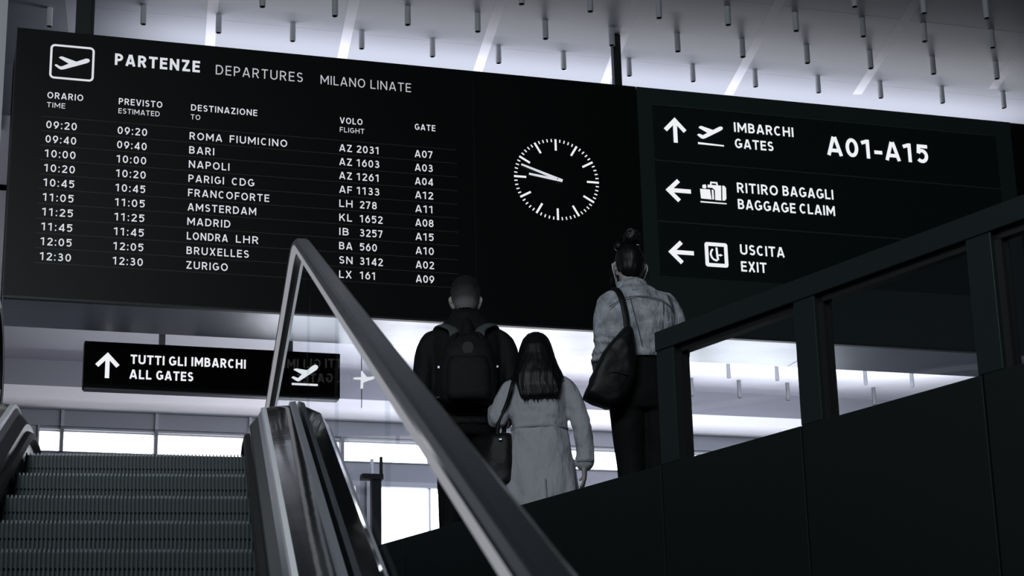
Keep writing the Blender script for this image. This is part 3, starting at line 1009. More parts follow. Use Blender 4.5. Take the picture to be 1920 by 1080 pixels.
# ------------------------------------------------------------------ escalator
esc = thing('escalator', 'up escalator with ribbed dark steps, glass sides and black handrails', 'escalator', EM)
TANI = 0.394
INC = atan2(TANI, 1)
FC, ZC = 6.72, 1.394


def path(T, y0=-0.9, y1=8.6, hn=0.0, n=14, yend=None):
    """nosing line in (y, z): incline, bend, landing; each point with its normal offset hn"""
    out = []

    def z(y):
        if y < FC - T:
            return ZC - TANI * (FC - y), INC
        if y > FC + T:
            return ZC, 0.0
        s = (FC + T - y)
        return ZC - TANI * s * s / (4 * T), math.atan(TANI * s / (2 * T))
    ys = [y0] + [FC - T + 2 * T * k / n for k in range(n + 1)] + [y1]
    for y in ys:
        zz, a = z(y)
        out.append((y - sin(a) * hn, zz + cos(a) * hn))
    return out


def sweep(mb, prof, T=0.28, mirror=False, y0=-0.9, y1=8.4):
    """sweep a closed profile [(x, hn)] along the escalator"""
    lines = [path(T, y0, y1, hn) for x, hn in prof]
    rings = []
    for k in range(len(lines[0])):
        rings.append([((-x if mirror else x), lines[i][k][0], lines[i][k][1]) for i, (x, hn) in enumerate(prof)])
    mb.loft(rings)
    return mb


HALF = 0.38
# steps: one ribbed mesh, copied up the incline
NR = 62


def step_mesh():
    mb = MB()
    w = 2 * HALF - 0.01
    pitch = w / NR
    rise, run = 0.134, 0.34
    mb.box(-w / 2, w / 2, 0.012, run + 0.015, -0.05, -0.006)
    mb.box(-w / 2, w / 2, 0.018, 0.03, -rise - 0.03, -0.006)
    for k in range(NR):
        x0 = -w / 2 + pitch * (k + 0.22)
        x1 = x0 + pitch * 0.44
        # rib: up the riser (slightly hollow) and along the tread
        pts = [(0.0, -0.002), (-0.001, -0.010), (0.001, -0.06), (0.001, -0.11), (0.0, -rise - 0.02), (0.020, -rise - 0.02), (0.020, -0.012), (run + 0.012, -0.012), (run + 0.012, 0.0), (0.003, 0.0)]
        r0 = [(x0, y, z) for y, z in pts]
        r1 = [(x1, y, z) for y, z in pts]
        mb.loft([r0, r1])
    # little demarcation cleats at the nosing edge
    me = mb.mesh('step')
    return me


sme = step_mesh()
sme.materials.append(M['step'])
for k in range(-2, 18):
    y = 6.54 - 0.34 * k
    if y < 0.75:
        break
    if k >= 0:
        z = 1.327 - 0.134 * k
    else:
        z = (1.385, 1.394)[-k - 1]
    o = bpy.data.objects.new('step', sme)
    COL.objects.link(o)
    o.parent = esc
    o.location = (0, y, z)
mb = MB()
mb.box(-HALF, HALF, 7.36, 8.6, ZC - 0.08, ZC + 0.008)
part('comb_plate', mb, M['steel'], esc)

for mir in (False, True):
    GX = 0.060 if mir else 0.0
    part('skirt', sweep(MB(), [(0.384, -0.16), (0.394, -0.16), (0.394, 0.085), (0.384, 0.085)], 0.16, mir, 0.6, 7.3), M['skirt'], esc)
    part('skirt_brush', sweep(MB(), [(0.362, 0.030), (0.386, 0.018), (0.386, 0.062), (0.368, 0.054)], 0.16, mir, 0.6, 7.05), M['gasket'], esc)
    part('skirt_trim', sweep(MB(), [(0.411, 0.110), (0.418, 0.106), (0.432, 0.128), (0.424, 0.134)], 0.10, mir, -0.9, 9.5), M['steel'], esc)
    part('skirt_cap', sweep(MB(), [(0.387, 0.084), (0.396, 0.078), (0.419, 0.106), (0.412, 0.113)], 0.10, mir, -0.9, 9.5), M['skirt'], esc)
    part('edge_trim', sweep(MB(), [(0.423, 0.130), (0.427, 0.147), (0.441, 0.149), (0.441, 0.120)], 0.10, mir, -0.9, 9.5), M['bright'], esc)
    part('inner_deck', sweep(MB(), [(0.440, 0.146), (0.480, 0.153), (0.526 + GX, 0.157), (0.526 + GX, 0.08), (0.440, 0.08)], 0.10, mir, -0.9, 9.5), M['deck'], esc)
    part('glass_clamp', sweep(MB(), [(0.524 + GX, 0.155), (0.528 + GX, 0.169), (0.545 + GX, 0.172), (0.545 + GX, 0.08), (0.524 + GX, 0.08)], 0.10, mir, -0.9, 9.5), M['steel'], esc)
    part('outer_clamp', sweep(MB(), [(0.559 + GX, 0.08), (0.559 + GX, 0.172), (0.576 + GX, 0.167), (0.580 + GX, 0.151), (0.580 + GX, 0.08)], 0.10, mir, -0.9, 9.5), M['rubber'], esc)
    part('outer_deck', sweep(MB(), [(0.578 + GX, 0.155), (0.634 + GX, 0.132), (0.664 + GX, 0.085), (0.664 + GX, 0.03), (0.578 + GX, 0.03)], 0.10, mir, -0.9, 9.5), M['deck'], esc)
    part('outer_edge_trim', sweep(MB(), [(0.662 + GX, 0.088), (0.672 + GX, 0.080), (0.675 + GX, 0.052), (0.662 + GX, 0.052)], 0.10, mir, -0.9, 9.5), M['bright'], esc)
    part('outer_cladding', sweep(MB(), [(0.650 + GX, 0.054), (0.673 + GX, 0.054), (0.673 + GX, -1.0), (0.650 + GX, -1.0)], 0.10, mir, -0.9, 7.25), M['deck'], esc)
    # glass panels, split by narrow joints
    joints = [0.7, 2.05, 3.35, 4.65, 5.95, 7.15] + ([7.60] if mir else [8.35, 9.45])

    def path_at(y, hn, T=0.10):
        if y < FC - T:
            zz, a = ZC - TANI * (FC - y), INC
        elif y > FC + T:
            zz, a = ZC, 0.0
        else:
            s = FC + T - y
            zz, a = ZC - TANI * s * s / (4 * T), math.atan(TANI * s / (2 * T))
        return zz + hn / cos(a)
    for a, b in zip(joints[:-1], joints[1:]):
        a, b = a + 0.002, b - 0.002
        n = 10
        mb = MB()
        xs = (0.547 + GX, 0.557 + GX)
        rings = []
        for k in range(n + 1):
            y = a + (b - a) * k / n
            z0, z1 = path_at(y, 0.100), path_at(y, 0.705)
            rings.append([((-x if mir else x), y, z) for x, z in ((xs[0], z0), (xs[1], z0), (xs[1], z1), (xs[0], z1))])
        mb.loft(rings)
        part('glass_panel', mb, M['eglass'], esc)
    # handrail: soft C section on a metal guide, with the turn at the upper end
    hw = 0.028
    sec = []
    for x, hgt in ((-hw + 0.004, 0.725), (-hw, 0.730), (-hw, 0.738), (-hw + 0.006, 0.748), (-0.014, 0.753), (0.014, 0.753), (hw - 0.006, 0.748), (hw, 0.738), (hw, 0.730), (hw - 0.004, 0.725)):
        sec.append((0.552 + GX + x, hgt))

    def turned(prof, y1=7.45 if mir else 9.3):
        T = 0.11
        lines = []
        for x, hn in prof:
            ln = path(T, 0.55, y1, hn)
            R = 0.30
            for k in range(1, 13):
                an = pi * k / 12
                rr = hn - 0.732 + R
                ln.append((y1 + sin(an) * rr, ZC + 0.732 - R + cos(an) * rr))
            lines.append([(-x if mir else x, p[0], p[1]) for p in ln])
        rings = [[lines[i][k] for i in range(len(prof))] for k in range(len(lines[0]))]
        return MB().loft(rings)
    part('handrail', turned(sec), M['rubber'], esc, shade=False)
    part('light_strip', turned([(0.552 + GX - 0.020, 0.704), (0.552 + GX - 0.026, 0.708), (0.552 + GX - 0.026, 0.728), (0.552 + GX + 0.026, 0.728), (0.552 + GX + 0.026, 0.708), (0.552 + GX + 0.020, 0.704)]), M['skirt'] if mir else M['guide'], esc, label='dark strip under the handrail' if mir else 'pale lit strip under the handrail')
    part('guide_bead', turned([(0.552 + GX - 0.012, 0.690), (0.552 + GX - 0.012, 0.706), (0.552 + GX + 0.012, 0.706), (0.552 + GX + 0.012, 0.690)]), M['gasket'], esc)

# ------------------------------------------------------------------ small things in the far hall
sp_ = thing('door_post', 'dark upright post with a crossbar in front of the bright glass doors', 'post', BM @ Matrix.Translation((0.63, 7.6, FLOOR_Z)))
part('post_shaft', MB().box(-0.055, 0.055, -0.05, 0.05, 0.0, 2.66), M['post'], sp_)
part('crossbar', MB().box(-0.17, 0.075, -0.07, 0.07, 2.66, 2.72), M['post'], sp_)
part('prong', MB().box(0.05, 0.075, -0.03, 0.03, 2.72, 2.93), M['post'], sp_)
part('prong', MB().box(-0.06, -0.03, -0.03, 0.03, 2.72, 2.90), M['wframe'], sp_)
sb = thing('barrier_frame', 'dark bent barrier arm behind the first glass pane of the balustrade', 'barrier', BM @ Matrix.Translation((3.95, 6.0, FLOOR_Z)))
part('upright', MB().box(0.02, 0.075, -0.03, 0.03, 0.0, 2.62), M['post'], sb, bevel=0.01)
part('arm', MB().box(-0.35, 0.03, -0.03, 0.03, 2.51, 2.585), M['post'], sb, bevel=0.01)


# ------------------------------------------------------------------ people
def fold_fn(amp, fx, fz, seed):
    def f(co):
        p = Vector((co.x * fx + seed, co.y * fx, co.z * fz))
        a = noise.noise(p)
        b = noise.noise(p * 2.1 + Vector((5, 1, 3)))
        return amp * ((1 - abs(a) * 2.2) * 0.6 + b * 0.5)
    return f


def add_hand(mb, wrist, down, palm_n, thumb, s=1.0, curl=0.5):
    """five bent fingers on a palm; down = pointing direction, palm_n = palm normal, thumb = thumb side"""
    d = Vector(down).normalized()
    pn = Vector(palm_n)
    pn = (pn - d * pn.dot(d)).normalized()
    sd = Vector(thumb)
    sd = (sd - d * sd.dot(d) - pn * sd.dot(pn)).normalized()
    w = Vector(wrist)
    mb.tube([w - d * 0.02 * s, w + d * 0.03 * s, w + d * 0.08 * s], [(0.024 * s, 0.017 * s), (0.036 * s, 0.016 * s), (0.038 * s, 0.013 * s)], flat=pn)
    for k, (off, ln) in enumerate(((0.029, 0.070), (0.010, 0.079), (-0.010, 0.074), (-0.028, 0.058))):
        b = w + d * 0.078 * s + sd * off * s
        p = [b]
        dr = d.copy()
        for seg in (0.42, 0.33, 0.25):
            dr = (dr + pn * curl * (0.8 + 0.12 * k)).normalized()
            p.append(p[-1] + dr * ln * seg * s)
        mb.tube(p, [0.0088 * s, 0.0085 * s, 0.0078 * s, 0.0068 * s], n=10)
    b = w + d * 0.022 * s + sd * 0.026 * s
    mb.tube([b, b + (d * 0.6 + sd * 0.7) * 0.035 * s, b + (d * 0.9 + sd * 0.55 + pn * 0.5) * 0.066 * s], [0.0125 * s, 0.0100 * s, 0.0080 * s], n=10)


def add_head(mb, c, s, back=0.0):
    """c = centre of the cranium, face towards +y"""
    cx, cy, cz = c
    mb.ball((cx, cy - 0.008 * s, cz + 0.010 * s), (0.077 * s, 0.096 * s, 0.100 * s), 28, 18)
    mb.ball((cx, cy + 0.028 * s, cz - 0.062 * s), (0.057 * s, 0.058 * s, 0.066 * s), 24, 14)
    mb.ball((cx, cy + 0.060 * s, cz - 0.098 * s), (0.028 * s, 0.026 * s, 0.022 * s), 16, 10)
    mb.tube([(cx, cy + 0.084 * s, cz - 0.005 * s), (cx, cy + 0.096 * s, cz - 0.030 * s), (cx, cy + 0.108 * s, cz - 0.047 * s)], [0.008 * s, 0.011 * s, 0.015 * s], n=12)
    mb.tube([(cx - 0.022 * s, cy + 0.082 * s, cz - 0.079 * s), (cx, cy + 0.088 * s, cz - 0.078 * s), (cx + 0.022 * s, cy + 0.082 * s, cz - 0.079 * s)], [0.006 * s, 0.008 * s, 0.006 * s], n=10)
    mb.tube([(cx - 0.045 * s, cy + 0.076 * s, cz + 0.014 * s), (cx - 0.020 * s, cy + 0.088 * s, cz + 0.018 * s)], [0.007 * s, 0.007 * s], n=10)
    mb.tube([(cx + 0.045 * s, cy + 0.076 * s, cz + 0.014 * s), (cx + 0.020 * s, cy + 0.088 * s, cz + 0.018 * s)], [0.007 * s, 0.007 * s], n=10)
    for q in (-1, 1):
        mb.tube([(cx + q * 0.072 * s, cy + 0.010 * s, cz - 0.058 * s), (cx + q * 0.084 * s, cy + 0.002 * s, cz - 0.038 * s), (cx + q * 0.092 * s, cy - 0.010 * s, cz - 0.010 * s), (cx + q * 0.084 * s, cy + 0.006 * s, cz + 0.008 * s)],
                [(0.007 * s, 0.011 * s), (0.007 * s, 0.013 * s), (0.007 * s, 0.014 * s), (0.006 * s, 0.010 * s)], n=12, flat=(0, 1, 0))


def add_eyes(parent, c, s):
    for q in (-1, 1):
        mb = MB().ball((c[0] + q * 0.031 * s, c[1] + 0.076 * s, c[2] - 0.006 * s), 0.012 * s, 14, 10)
        part('eye', mb, M['eye'], parent, shade=True)


def add_legs(mb, hip_z, hipw, thigh, calf, foot=0.24, stance=0.10, yoff=0.0, lean=0.0):
    for q in (-1, 1):
        x = q * stance
        mb.tube([(q * hipw, yoff, hip_z), (x + lean, yoff + 0.012, hip_z * 0.52), (x + lean, yoff - 0.012, hip_z * 0.28), (x + lean, yoff - 0.012, 0.09)],
                [thigh, thigh * 0.66, calf, calf * 0.62], n=18)
        mb.tube([(x + lean, yoff - 0.04, 0.045), (x + lean, yoff + foot * 0.45, 0.04), (x + lean, yoff + foot * 0.72, 0.03)], [(0.036, 0.040), (0.043, 0.034), (0.036, 0.022)], n=14, flat=(0, 0, 1))


def shoes(parent, stance, yoff, foot, lean=0.0):
    for q in (-1, 1):
        mb = MB()
        x = q * stance + lean
        mb.tube([(x, yoff - 0.055, 0.052), (x, yoff + foot * 0.42, 0.045), (x, yoff + foot * 0.80, 0.034)], [(0.045, 0.052), (0.051, 0.045), (0.043, 0.034)], n=16, flat=(0, 0, 1))
        mb.box(x - 0.046, x + 0.046, yoff - 0.10, yoff + foot * 0.92, 0.0, 0.02)
        link('shoe', fuse(mb, 0.010, 4), M['shoe'], parent)


# ---------------- the man with the backpack
def man():
    H = 1.80
    Mx = Matrix.Translation((-0.272, 10.63, FLOOR_Z)) @ Matrix.Rotation(radians(3), 4, 'Z')
    t = thing('person', 'man with cropped hair in a black jacket wearing a black backpack, seen from behind', 'person', Mx)
    mb = MB()
    hc = (0.0, 0.045, 1.685)
    add_head(mb, hc, 1.03)
    mb.tube([(0, 0.0, 1.44), (0, 0.020, 1.53), (0, 0.038, 1.62)], [0.068, 0.060, 0.060], n=18)
    mb.torso([(0.86, 0, 0, 0.155, 0.105), (0.98, 0, 0, 0.165, 0.11), (1.12, 0, 0, 0.150, 0.10), (1.28, 0, 0, 0.175, 0.115), (1.40, 0, 0, 0.185, 0.11), (1.47, 0, 0, 0.13, 0.085), (1.50, 0, 0.0, 0.07, 0.06)])
    add_legs(mb, 0.92, 0.088, 0.088, 0.056, 0.26, 0.10)
    for q in (-1, 1):
        mb.tube([(q * 0.17, 0, 1.43), (q * 0.215, -0.005, 1.38), (q * 0.245, -0.015, 1.12), (q * 0.215, 0.10, 0.95)], [0.055, 0.055, 0.045, 0.032], n=14)
        mb.tube([(q * 0.255, -0.015, 1.12), (q * 0.22, 0.14, 0.99)], [0.042, 0.028], n=12)
        add_hand(mb, (q * 0.215, 0.165, 0.97), (0, 0.75, -0.6), (-q, 0.1, 0), (0, 0.4, 1), 1.0, 0.45)
    link('body', fuse(mb, 0.0065, 5), M['skin'], t)
    add_eyes(t, hc, 1.03)
    # trousers, jacket
    mb = MB()
    mb.torso([(0.84, 0, 0, 0.165, 0.115), (0.95, 0, 0, 0.178, 0.122), (1.04, 0, 0, 0.17, 0.115)])
    for q in (-1, 1):
        mb.tube([(q * 0.088, 0, 0.90), (q * 0.100, 0.012, 0.48), (q * 0.10, -0.01, 0.10)], [0.098, 0.075, 0.062], n=18)
    link('trousers', fuse(mb, 0.011, 6, fold_fn(0.004, 9, 5, 3)), M['trousers'], t)
    shoes(t, 0.10, 0, 0.26)
    mb = MB()
    mb.torso([(0.90, 0, 0.0, 0.200, 0.130), (1.05, 0, 0, 0.200, 0.127), (1.18, 0, 0, 0.196, 0.125), (1.30, 0, -0.005, 0.203, 0.130), (1.395, 0, -0.005, 0.218, 0.122), (1.446, 0, 0, 0.200, 0.110), (1.495, 0, 0.004, 0.160, 0.095), (1.525, 0, 0.008, 0.130, 0.088), (1.560, 0, 0.014, 0.098, 0.082), (1.585, 0, 0.020, 0.082, 0.078)])
    for q in (-1, 1):
        mb.tube([(q * 0.14, 0.0, 1.425), (q * 0.212, -0.005, 1.385), (q * 0.245, -0.012, 1.25), (q * 0.256, -0.018, 1.10), (q * 0.240, 0.05, 1.02), (q * 0.215, 0.150, 0.970)], [0.066, 0.070, 0.064, 0.059, 0.057, 0.047], n=18)
    link('jacket', fuse(mb, 0.010, 6, fold_fn(0.006, 10, 6, 11)), M['jacket'], t)
    mb = MB()
    rings = []
    for z, g in ((1.545, 0.098), (1.565, 0.092), (1.602, 0.081), (1.608, 0.076), (1.602, 0.071), (1.55, 0.072)):
        rings.append([(g * cos(2 * pi * i / 32), 0.018 + (z - 1.47) * 0.25 + g * 1.0 * sin(2 * pi * i / 32), z + 0.018 * -sin(2 * pi * i / 32)) for i in range(32)])
    mb.loft(rings, caps=False)
    link('collar', mb.mesh('collar'), M['jacket'], t, shade=True)
    # hair: short on top, cropped at the sides and the nape
    mb = MB()
    s = 1.03
    mb.ball((0, 0.034, 1.702), (0.0835 * s, 0.102 * s, 0.101 * s), 30, 20)
    mb.ball((0, 0.036, 1.722), (0.0850 * s, 0.104 * s, 0.095 * s), 30, 20)
    mb.ball((0, 0.000, 1.640), (0.068, 0.070, 0.060), 24, 14)
    me = fuse(mb, 0.008, 4, lambda co: (0.0045 if co.z > 1.71 else 0.0015) * noise.noise(co * 55))
    bm = bmesh.new()
    bm.from_mesh(me)
    kill = [v for v in bm.verts if (v.co.z < 1.655 and v.co.y > 0.015) or v.co.z < 1.600 or (v.co.y > 0.10 and v.co.z < 1.740)]
    bmesh.ops.delete(bm, geom=kill, context='VERTS')
    bm.to_mesh(me)
    bm.free()
    link('hair', me, M['hairman'], t, shade=True)
    # backpack: its own thing, hanging on his back
    b = thing('backpack', 'black backpack with grey shoulder straps on the back of the man', 'backpack', Mx)
    mb = MB()
    mb.torso([(0.985, 0, -0.215, 0.120, 0.050, 3), (1.01, 0, -0.215, 0.155, 0.075, 3), (1.10, 0, -0.22, 0.168, 0.085, 3), (1.20, 0, -0.22, 0.164, 0.085, 3), (1.30, 0, -0.21, 0.145, 0.080, 2.8), (1.375, 0, -0.195, 0.112, 0.068, 2.6), (1.410, 0, -0.185, 0.080, 0.045, 2.4)])
    link('pack_body', fuse(mb, 0.010, 6, fold_fn(0.005, 8, 8, 21)), M['pack'], b)
    mb = MB()
    mb.torso([(1.32, 0, -0.20, 0.038, 0.055), (1.40, 0, -0.195, 0.040, 0.050), (1.46, 0, -0.182, 0.036, 0.036), (1.505, 0, -0.170, 0.020, 0.022)])
    link('top_hood', fuse(mb, 0.008, 5), M['pack'], b)
    mb = MB()
    mb.torso([(1.00, 0, -0.285, 0.110, 0.030, 3), (1.03, 0, -0.29, 0.125, 0.034, 3), (1.18, 0, -0.292, 0.125, 0.036, 3), (1.25, 0, -0.285, 0.105, 0.028, 3)])
    link('front_pocket', fuse(mb, 0.010, 5), M['pack'], b)
    mb = MB()
    ring0 = [(0.036 * cos(2 * pi * i / 24), 0, 0.034 * sin(2 * pi * i / 24) - (0.012 if sin(2 * pi * i / 24) < -0.6 else 0)) for i in range(24)]
    mb.loft([[(p[0] * 0.9, -0.303 - p[2] * 0.2, 1.300 + p[2] * 0.9) for p in ring0], [(p[0] * 0.9, -0.262, 1.300 + p[2] * 0.9) for p in ring0]])
    part('patch', mb, M['patch'], b)
    for q in (-1, 1):
        mb = MB()
        mb.tube([(q * 0.070, -0.205, 1.385), (q * 0.078, -0.165, 1.435), (q * 0.105, -0.124, 1.466), (q * 0.140, -0.082, 1.488), (q * 0.165, -0.010, 1.486), (q * 0.175, 0.075, 1.435), (q * 0.172, 0.132, 1.34), (q * 0.172, 0.136, 1.20), (q * 0.190, 0.05, 1.09), (q * 0.165, -0.14, 1.05)],
                [(0.030, 0.009)] * 7 + [(0.018, 0.006)] * 3, n=12, flat=(0, -0.6, 1))
        part('shoulder_strap', mb, M['strap'], b, shade=True)
        mb = MB()
        mb.tube([(q * 0.060, -0.262, 1.395), (q * 0.105, -0.262, 1.30), (q * 0.150, -0.245, 1.20)], [0.007, 0.007, 0.006], n=8)
        part('compression_strap', mb, M['pack'], b, shade=True)
        part('buckle', MB().box(q * 0.166 - 0.005, q * 0.166 + 0.005, -0.262, -0.248, 1.190, 1.202), M['metal'], b)
    return t


man()


# ---------------- the girl in the pale coat
def girl():
    Mx = Matrix.Translation((0.135, 10.40, FLOOR_Z)) @ Matrix.Rotation(radians(-3), 4, 'Z')
    t = thing('person', 'girl with long dark hair in a pale knee-length coat, seen from behind', 'person', Mx)
    mb = MB()
    s = 0.92
    hc = (-0.008, 0.03, 1.285)
    add_head(mb, hc, s)
    mb.tube([(0, 0.0, 1.08), (-0.004, 0.012, 1.15), (-0.008, 0.024, 1.23)], [0.055, 0.046, 0.047], n=16)
    mb.torso([(0.62, 0, 0, 0.13, 0.09), (0.74, 0, 0, 0.125, 0.085), (0.86, 0, 0, 0.112, 0.078), (0.98, 0, 0, 0.13, 0.088), (1.07, 0, 0, 0.135, 0.08), (1.12, 0, 0, 0.09, 0.06), (1.14, 0, 0, 0.05, 0.05)])
    add_legs(mb, 0.68, 0.066, 0.068, 0.046, 0.21, 0.075)
    mb.tube([(-0.13, 0, 1.10), (-0.165, 0, 1.06), (-0.225, -0.03, 0.90)], [0.040, 0.040, 0.034], n=12)
    mb.tube([(-0.225, -0.03, 0.90), (-0.232, 0.07, 1.00)], [0.034, 0.024], n=12)
    add_hand(mb, (-0.232, 0.080, 1.02), (0.05, 0.25, 1), (0.5, 0.3, -0.1), (1, 0, 0.2), 0.82, 0.40)
    mb.tube([(0.13, 0, 1.10), (0.165, 0, 1.06), (0.235, -0.01, 0.85), (0.245, 0.01, 0.63)], [0.040, 0.040, 0.034, 0.024], n=12)
    add_hand(mb, (0.243, 0.012, 0.625), (-0.03, 0.10, -1), (-1, 0.1, 0), (0, 1, 0), 0.98, 0.22)
    link('body', fuse(mb, 0.006, 4), M['skin'], t)
    add_eyes(t, hc, s)
    shoes(t, 0.075, 0, 0.21)
    # coat, gathered at the waist, flaring to the hem
    mb = MB()
    mb.torso([(0.30, 0.0, 0, 0.220, 0.165, 2.2), (0.34, 0.0, 0, 0.222, 0.165, 2.2), (0.50, 0.0, 0, 0.203, 0.150, 2.2), (0.66, 0, 0, 0.182, 0.132, 2.2), (0.78, 0, 0, 0.162, 0.116, 2.2), (0.835, 0, 0, 0.152, 0.108, 2.2),
              (0.90, 0, 0, 0.158, 0.110), (0.99, 0, 0, 0.165, 0.112), (1.07, 0, 0, 0.163, 0.102), (1.11, 0, 0, 0.135, 0.086), (1.14, 0, 0.004, 0.085, 0.070), (1.17, 0, 0.01, 0.06, 0.055)])
    mb.tube([(-0.11, 0, 1.085), (-0.160, 0, 1.055), (-0.205, -0.018, 0.97), (-0.232, -0.035, 0.895), (-0.238, 0.012, 0.935), (-0.234, 0.062, 1.000)], [0.052, 0.056, 0.054, 0.056, 0.052, 0.042], n=18)
    mb.tube([(0.11, 0, 1.085), (0.160, 0, 1.055), (0.205, -0.006, 0.95), (0.238, -0.012, 0.83), (0.246, 0.0, 0.72), (0.246, 0.010, 0.645)], [0.052, 0.056, 0.052, 0.051, 0.049, 0.050], n=18)

    def fold(co):
        base = fold_fn(0.008, 9, 5, 40)(co) + 0.006 * math.exp(-((co.z - 0.86) / 0.10) ** 2) * noise.noise(Vector((co.x * 10 + co.z * 14, co.y * 10, co.z * 30)))
        fl = max(0.0, 0.80 - co.z)
        return base + 0.016 * fl * sin(atan2(co.y, co.x) * 9 + 2 * noise.noise(co * 4))
    link('coat', fuse(mb, 0.009, 5, fold), M['coat'], t)
    mb = MB()
    rings = []
    for z, g in ((1.12, 0.090), (1.155, 0.076), (1.185, 0.070), (1.187, 0.060), (1.14, 0.060)):
        rings.append([(g * 1.05 * cos(2 * pi * i / 28), 0.010 + g * sin(2 * pi * i / 28), z) for i in range(28)])
    link('coat_collar', mb.loft(rings, caps=False).mesh('coat_collar'), M['coat'], t, shade=True)
    # waist seam, centre back vent, cuffs
    mb = MB()
    rings = []
    for dz, g in ((-0.006, 0.0), (0, 0.004), (0.006, 0.0)):
        rings.append([((0.159 + g) * cos(2 * pi * i / 48), (0.115 + g) * sin(2 * pi * i / 48), 0.832 + dz) for i in range(48)])
    link('waist_seam', mb.loft(rings, caps=False).mesh('waist_seam'), M['coatseam'], t, shade=True)
    mb = MB()
    mb.tube([(0.030, -0.160, 0.52), (0.031, -0.165, 0.48), (0.034, -0.174, 0.42), (0.036, -0.181, 0.32)], [(0.004, 0.006)] * 4, n=8)
    part('back_vent', mb, M['coatseam'], t, shade=True)
    mb = MB()
    mb.tube([(0.2465, 0.010, 0.638), (0.2465, 0.0085, 0.668)], [0.053, 0.053], n=18, round_ends=False)
    part('cuff', mb, M['coat'], t, shade=True)
    mb = MB()
    mb.tube([(-0.2345, 0.055, 0.992), (-0.2335, 0.068, 1.012)], [0.045, 0.045], n=18, round_ends=False)
    part('cuff', mb, M['coat'], t, shade=True)
    # long hair falling over the back
    mb = MB()
    hs = [(0.985, 0.010, -0.118, 0.098, 0.020), (1.00, 0.012, -0.122, 0.110, 0.026), (1.06, 0.010, -0.112, 0.124, 0.042), (1.13, 0.002, -0.075, 0.130, 0.070), (1.19, -0.005, -0.035, 0.122, 0.090), (1.25, -0.008, -0.004, 0.107, 0.100), (1.31, -0.008, 0.012, 0.091, 0.104), (1.355, -0.008, 0.018, 0.076, 0.085), (1.385, -0.008, 0.020, 0.050, 0.055), (1.40, -0.008, 0.020, 0.018, 0.02)]
    mb.torso(hs, n=48)

    def hf(co):
        k = min(1.0, max(0.0, (1.34 - co.z) / 0.22))
        w = 2.0 * noise.noise(Vector((co.x * 5, co.y * 3, co.z * 7 + 2)))
        return 0.0015 * noise.noise(Vector((co.x * 70, co.y * 20, 0))) + k * (0.0055 * noise.noise(Vector((co.x * 75 + w * 1.6, co.y * 30, co.z * 1.5))) + 0.004 * noise.noise(Vector((co.x * 26 + w, co.y * 14, co.z * 2))))
    me = fuse(mb, 0.006, 4, hf)
    bm = bmesh.new()
    bm.from_mesh(me)
    kill = [v for v in bm.verts if v.co.y > 0.062 and abs(v.co.x + 0.008) < 0.062 and v.co.z < 1.33]
    bmesh.ops.delete(bm, geom=kill, context='VERTS')
    bm.to_mesh(me)
    bm.free()
    link('hair', me, M['hairdark'], t, shade=True)
    # loose locks: ends at the bottom and over the left shoulder
    mb = MB()
    for k in range(26):
        x = -0.085 + 0.19 * k / 25 + random.uniform(-.004, .004)
        z1 = 0.972 + random.uniform(-0.012, 0.012)
        mb.tube([(x * 0.92 + .008, -0.118, 1.08), (x + .008, -0.138, 1.02), (x + .008 + random.uniform(-.006, .006), -0.128, z1)], [0.006, 0.0055, 0.0012], n=6)
    for k in range(7):
        x = -0.115 - 0.006 * k
        mb.tube([(-0.105, -0.05, 1.20), (x, -0.06 + 0.006 * k, 1.13), (x - 0.012 - 0.004 * k, -0.05 + 0.01 * k, 1.085)], [0.006, 0.005, 0.001], n=6)
    for k in range(5):
        x = 0.108 + 0.008 * k
        mb.tube([(0.095, -0.06, 1.21), (x - 0.002, -0.07 + 0.004 * k, 1.13), (x + 0.014, -0.072 + 0.004 * k, 1.065 + random.uniform(-.02, .02))], [0.006, 0.004, 0.0008], n=6)
    part('hair_locks', mb, M['hairdark'], t, shade=True)
    # handbag on the left shoulder
    b = thing('handbag', 'black handbag with metal clasp on the left arm of the girl in the coat', 'bag', Mx)
    mb = MB()
    mb.torso([(0.515, -0.240, -0.055, 0.080, 0.040, 3.5), (0.53, -0.240, -0.055, 0.092, 0.048, 3.5), (0.66, -0.232, -0.055, 0.082, 0.052, 3.2), (0.78, -0.218, -0.055, 0.062, 0.036, 3), (0.805, -0.215, -0.055, 0.055, 0.018, 3)])
    link('bag_body', fuse(mb, 0.008, 4, fold_fn(0.004, 12, 8, 61)), M['leather'], b)
    for dy in (-0.035, 0.02):
        mb = MB()
        mb.tube([(-0.235, -0.055 + dy * 0.5, 0.785), (-0.228, -0.058 + dy * 0.6, 0.86), (-0.180, -0.075 + dy * 0.5, 0.96), (-0.148, -0.080 + dy, 1.05), (-0.135, -0.035 + dy, 1.112), (-0.140, 0.045 + dy, 1.10), (-0.170, 0.075 + dy, 1.00), (-0.195, 0.02 + dy * 0.5, 0.86), (-0.195, -0.04 + dy * 0.5, 0.785)], [(0.010, 0.004)] * 9, n=8, flat=(-0.3, -1, 0.4))
        part('strap', mb, M['leather'], b, shade=True)
    part('clasp', MB().box(-0.224, -0.204, -0.112, -0.098, 0.755, 0.768), M['metal'], b, bevel=0.003)
    for x in (-0.236, -0.194):
        part('ring', MB().ball((x, -0.070, 0.800), (0.007, 0.006, 0.009), 10, 8), M['metal'], b, shade=True)
    return t


girl()


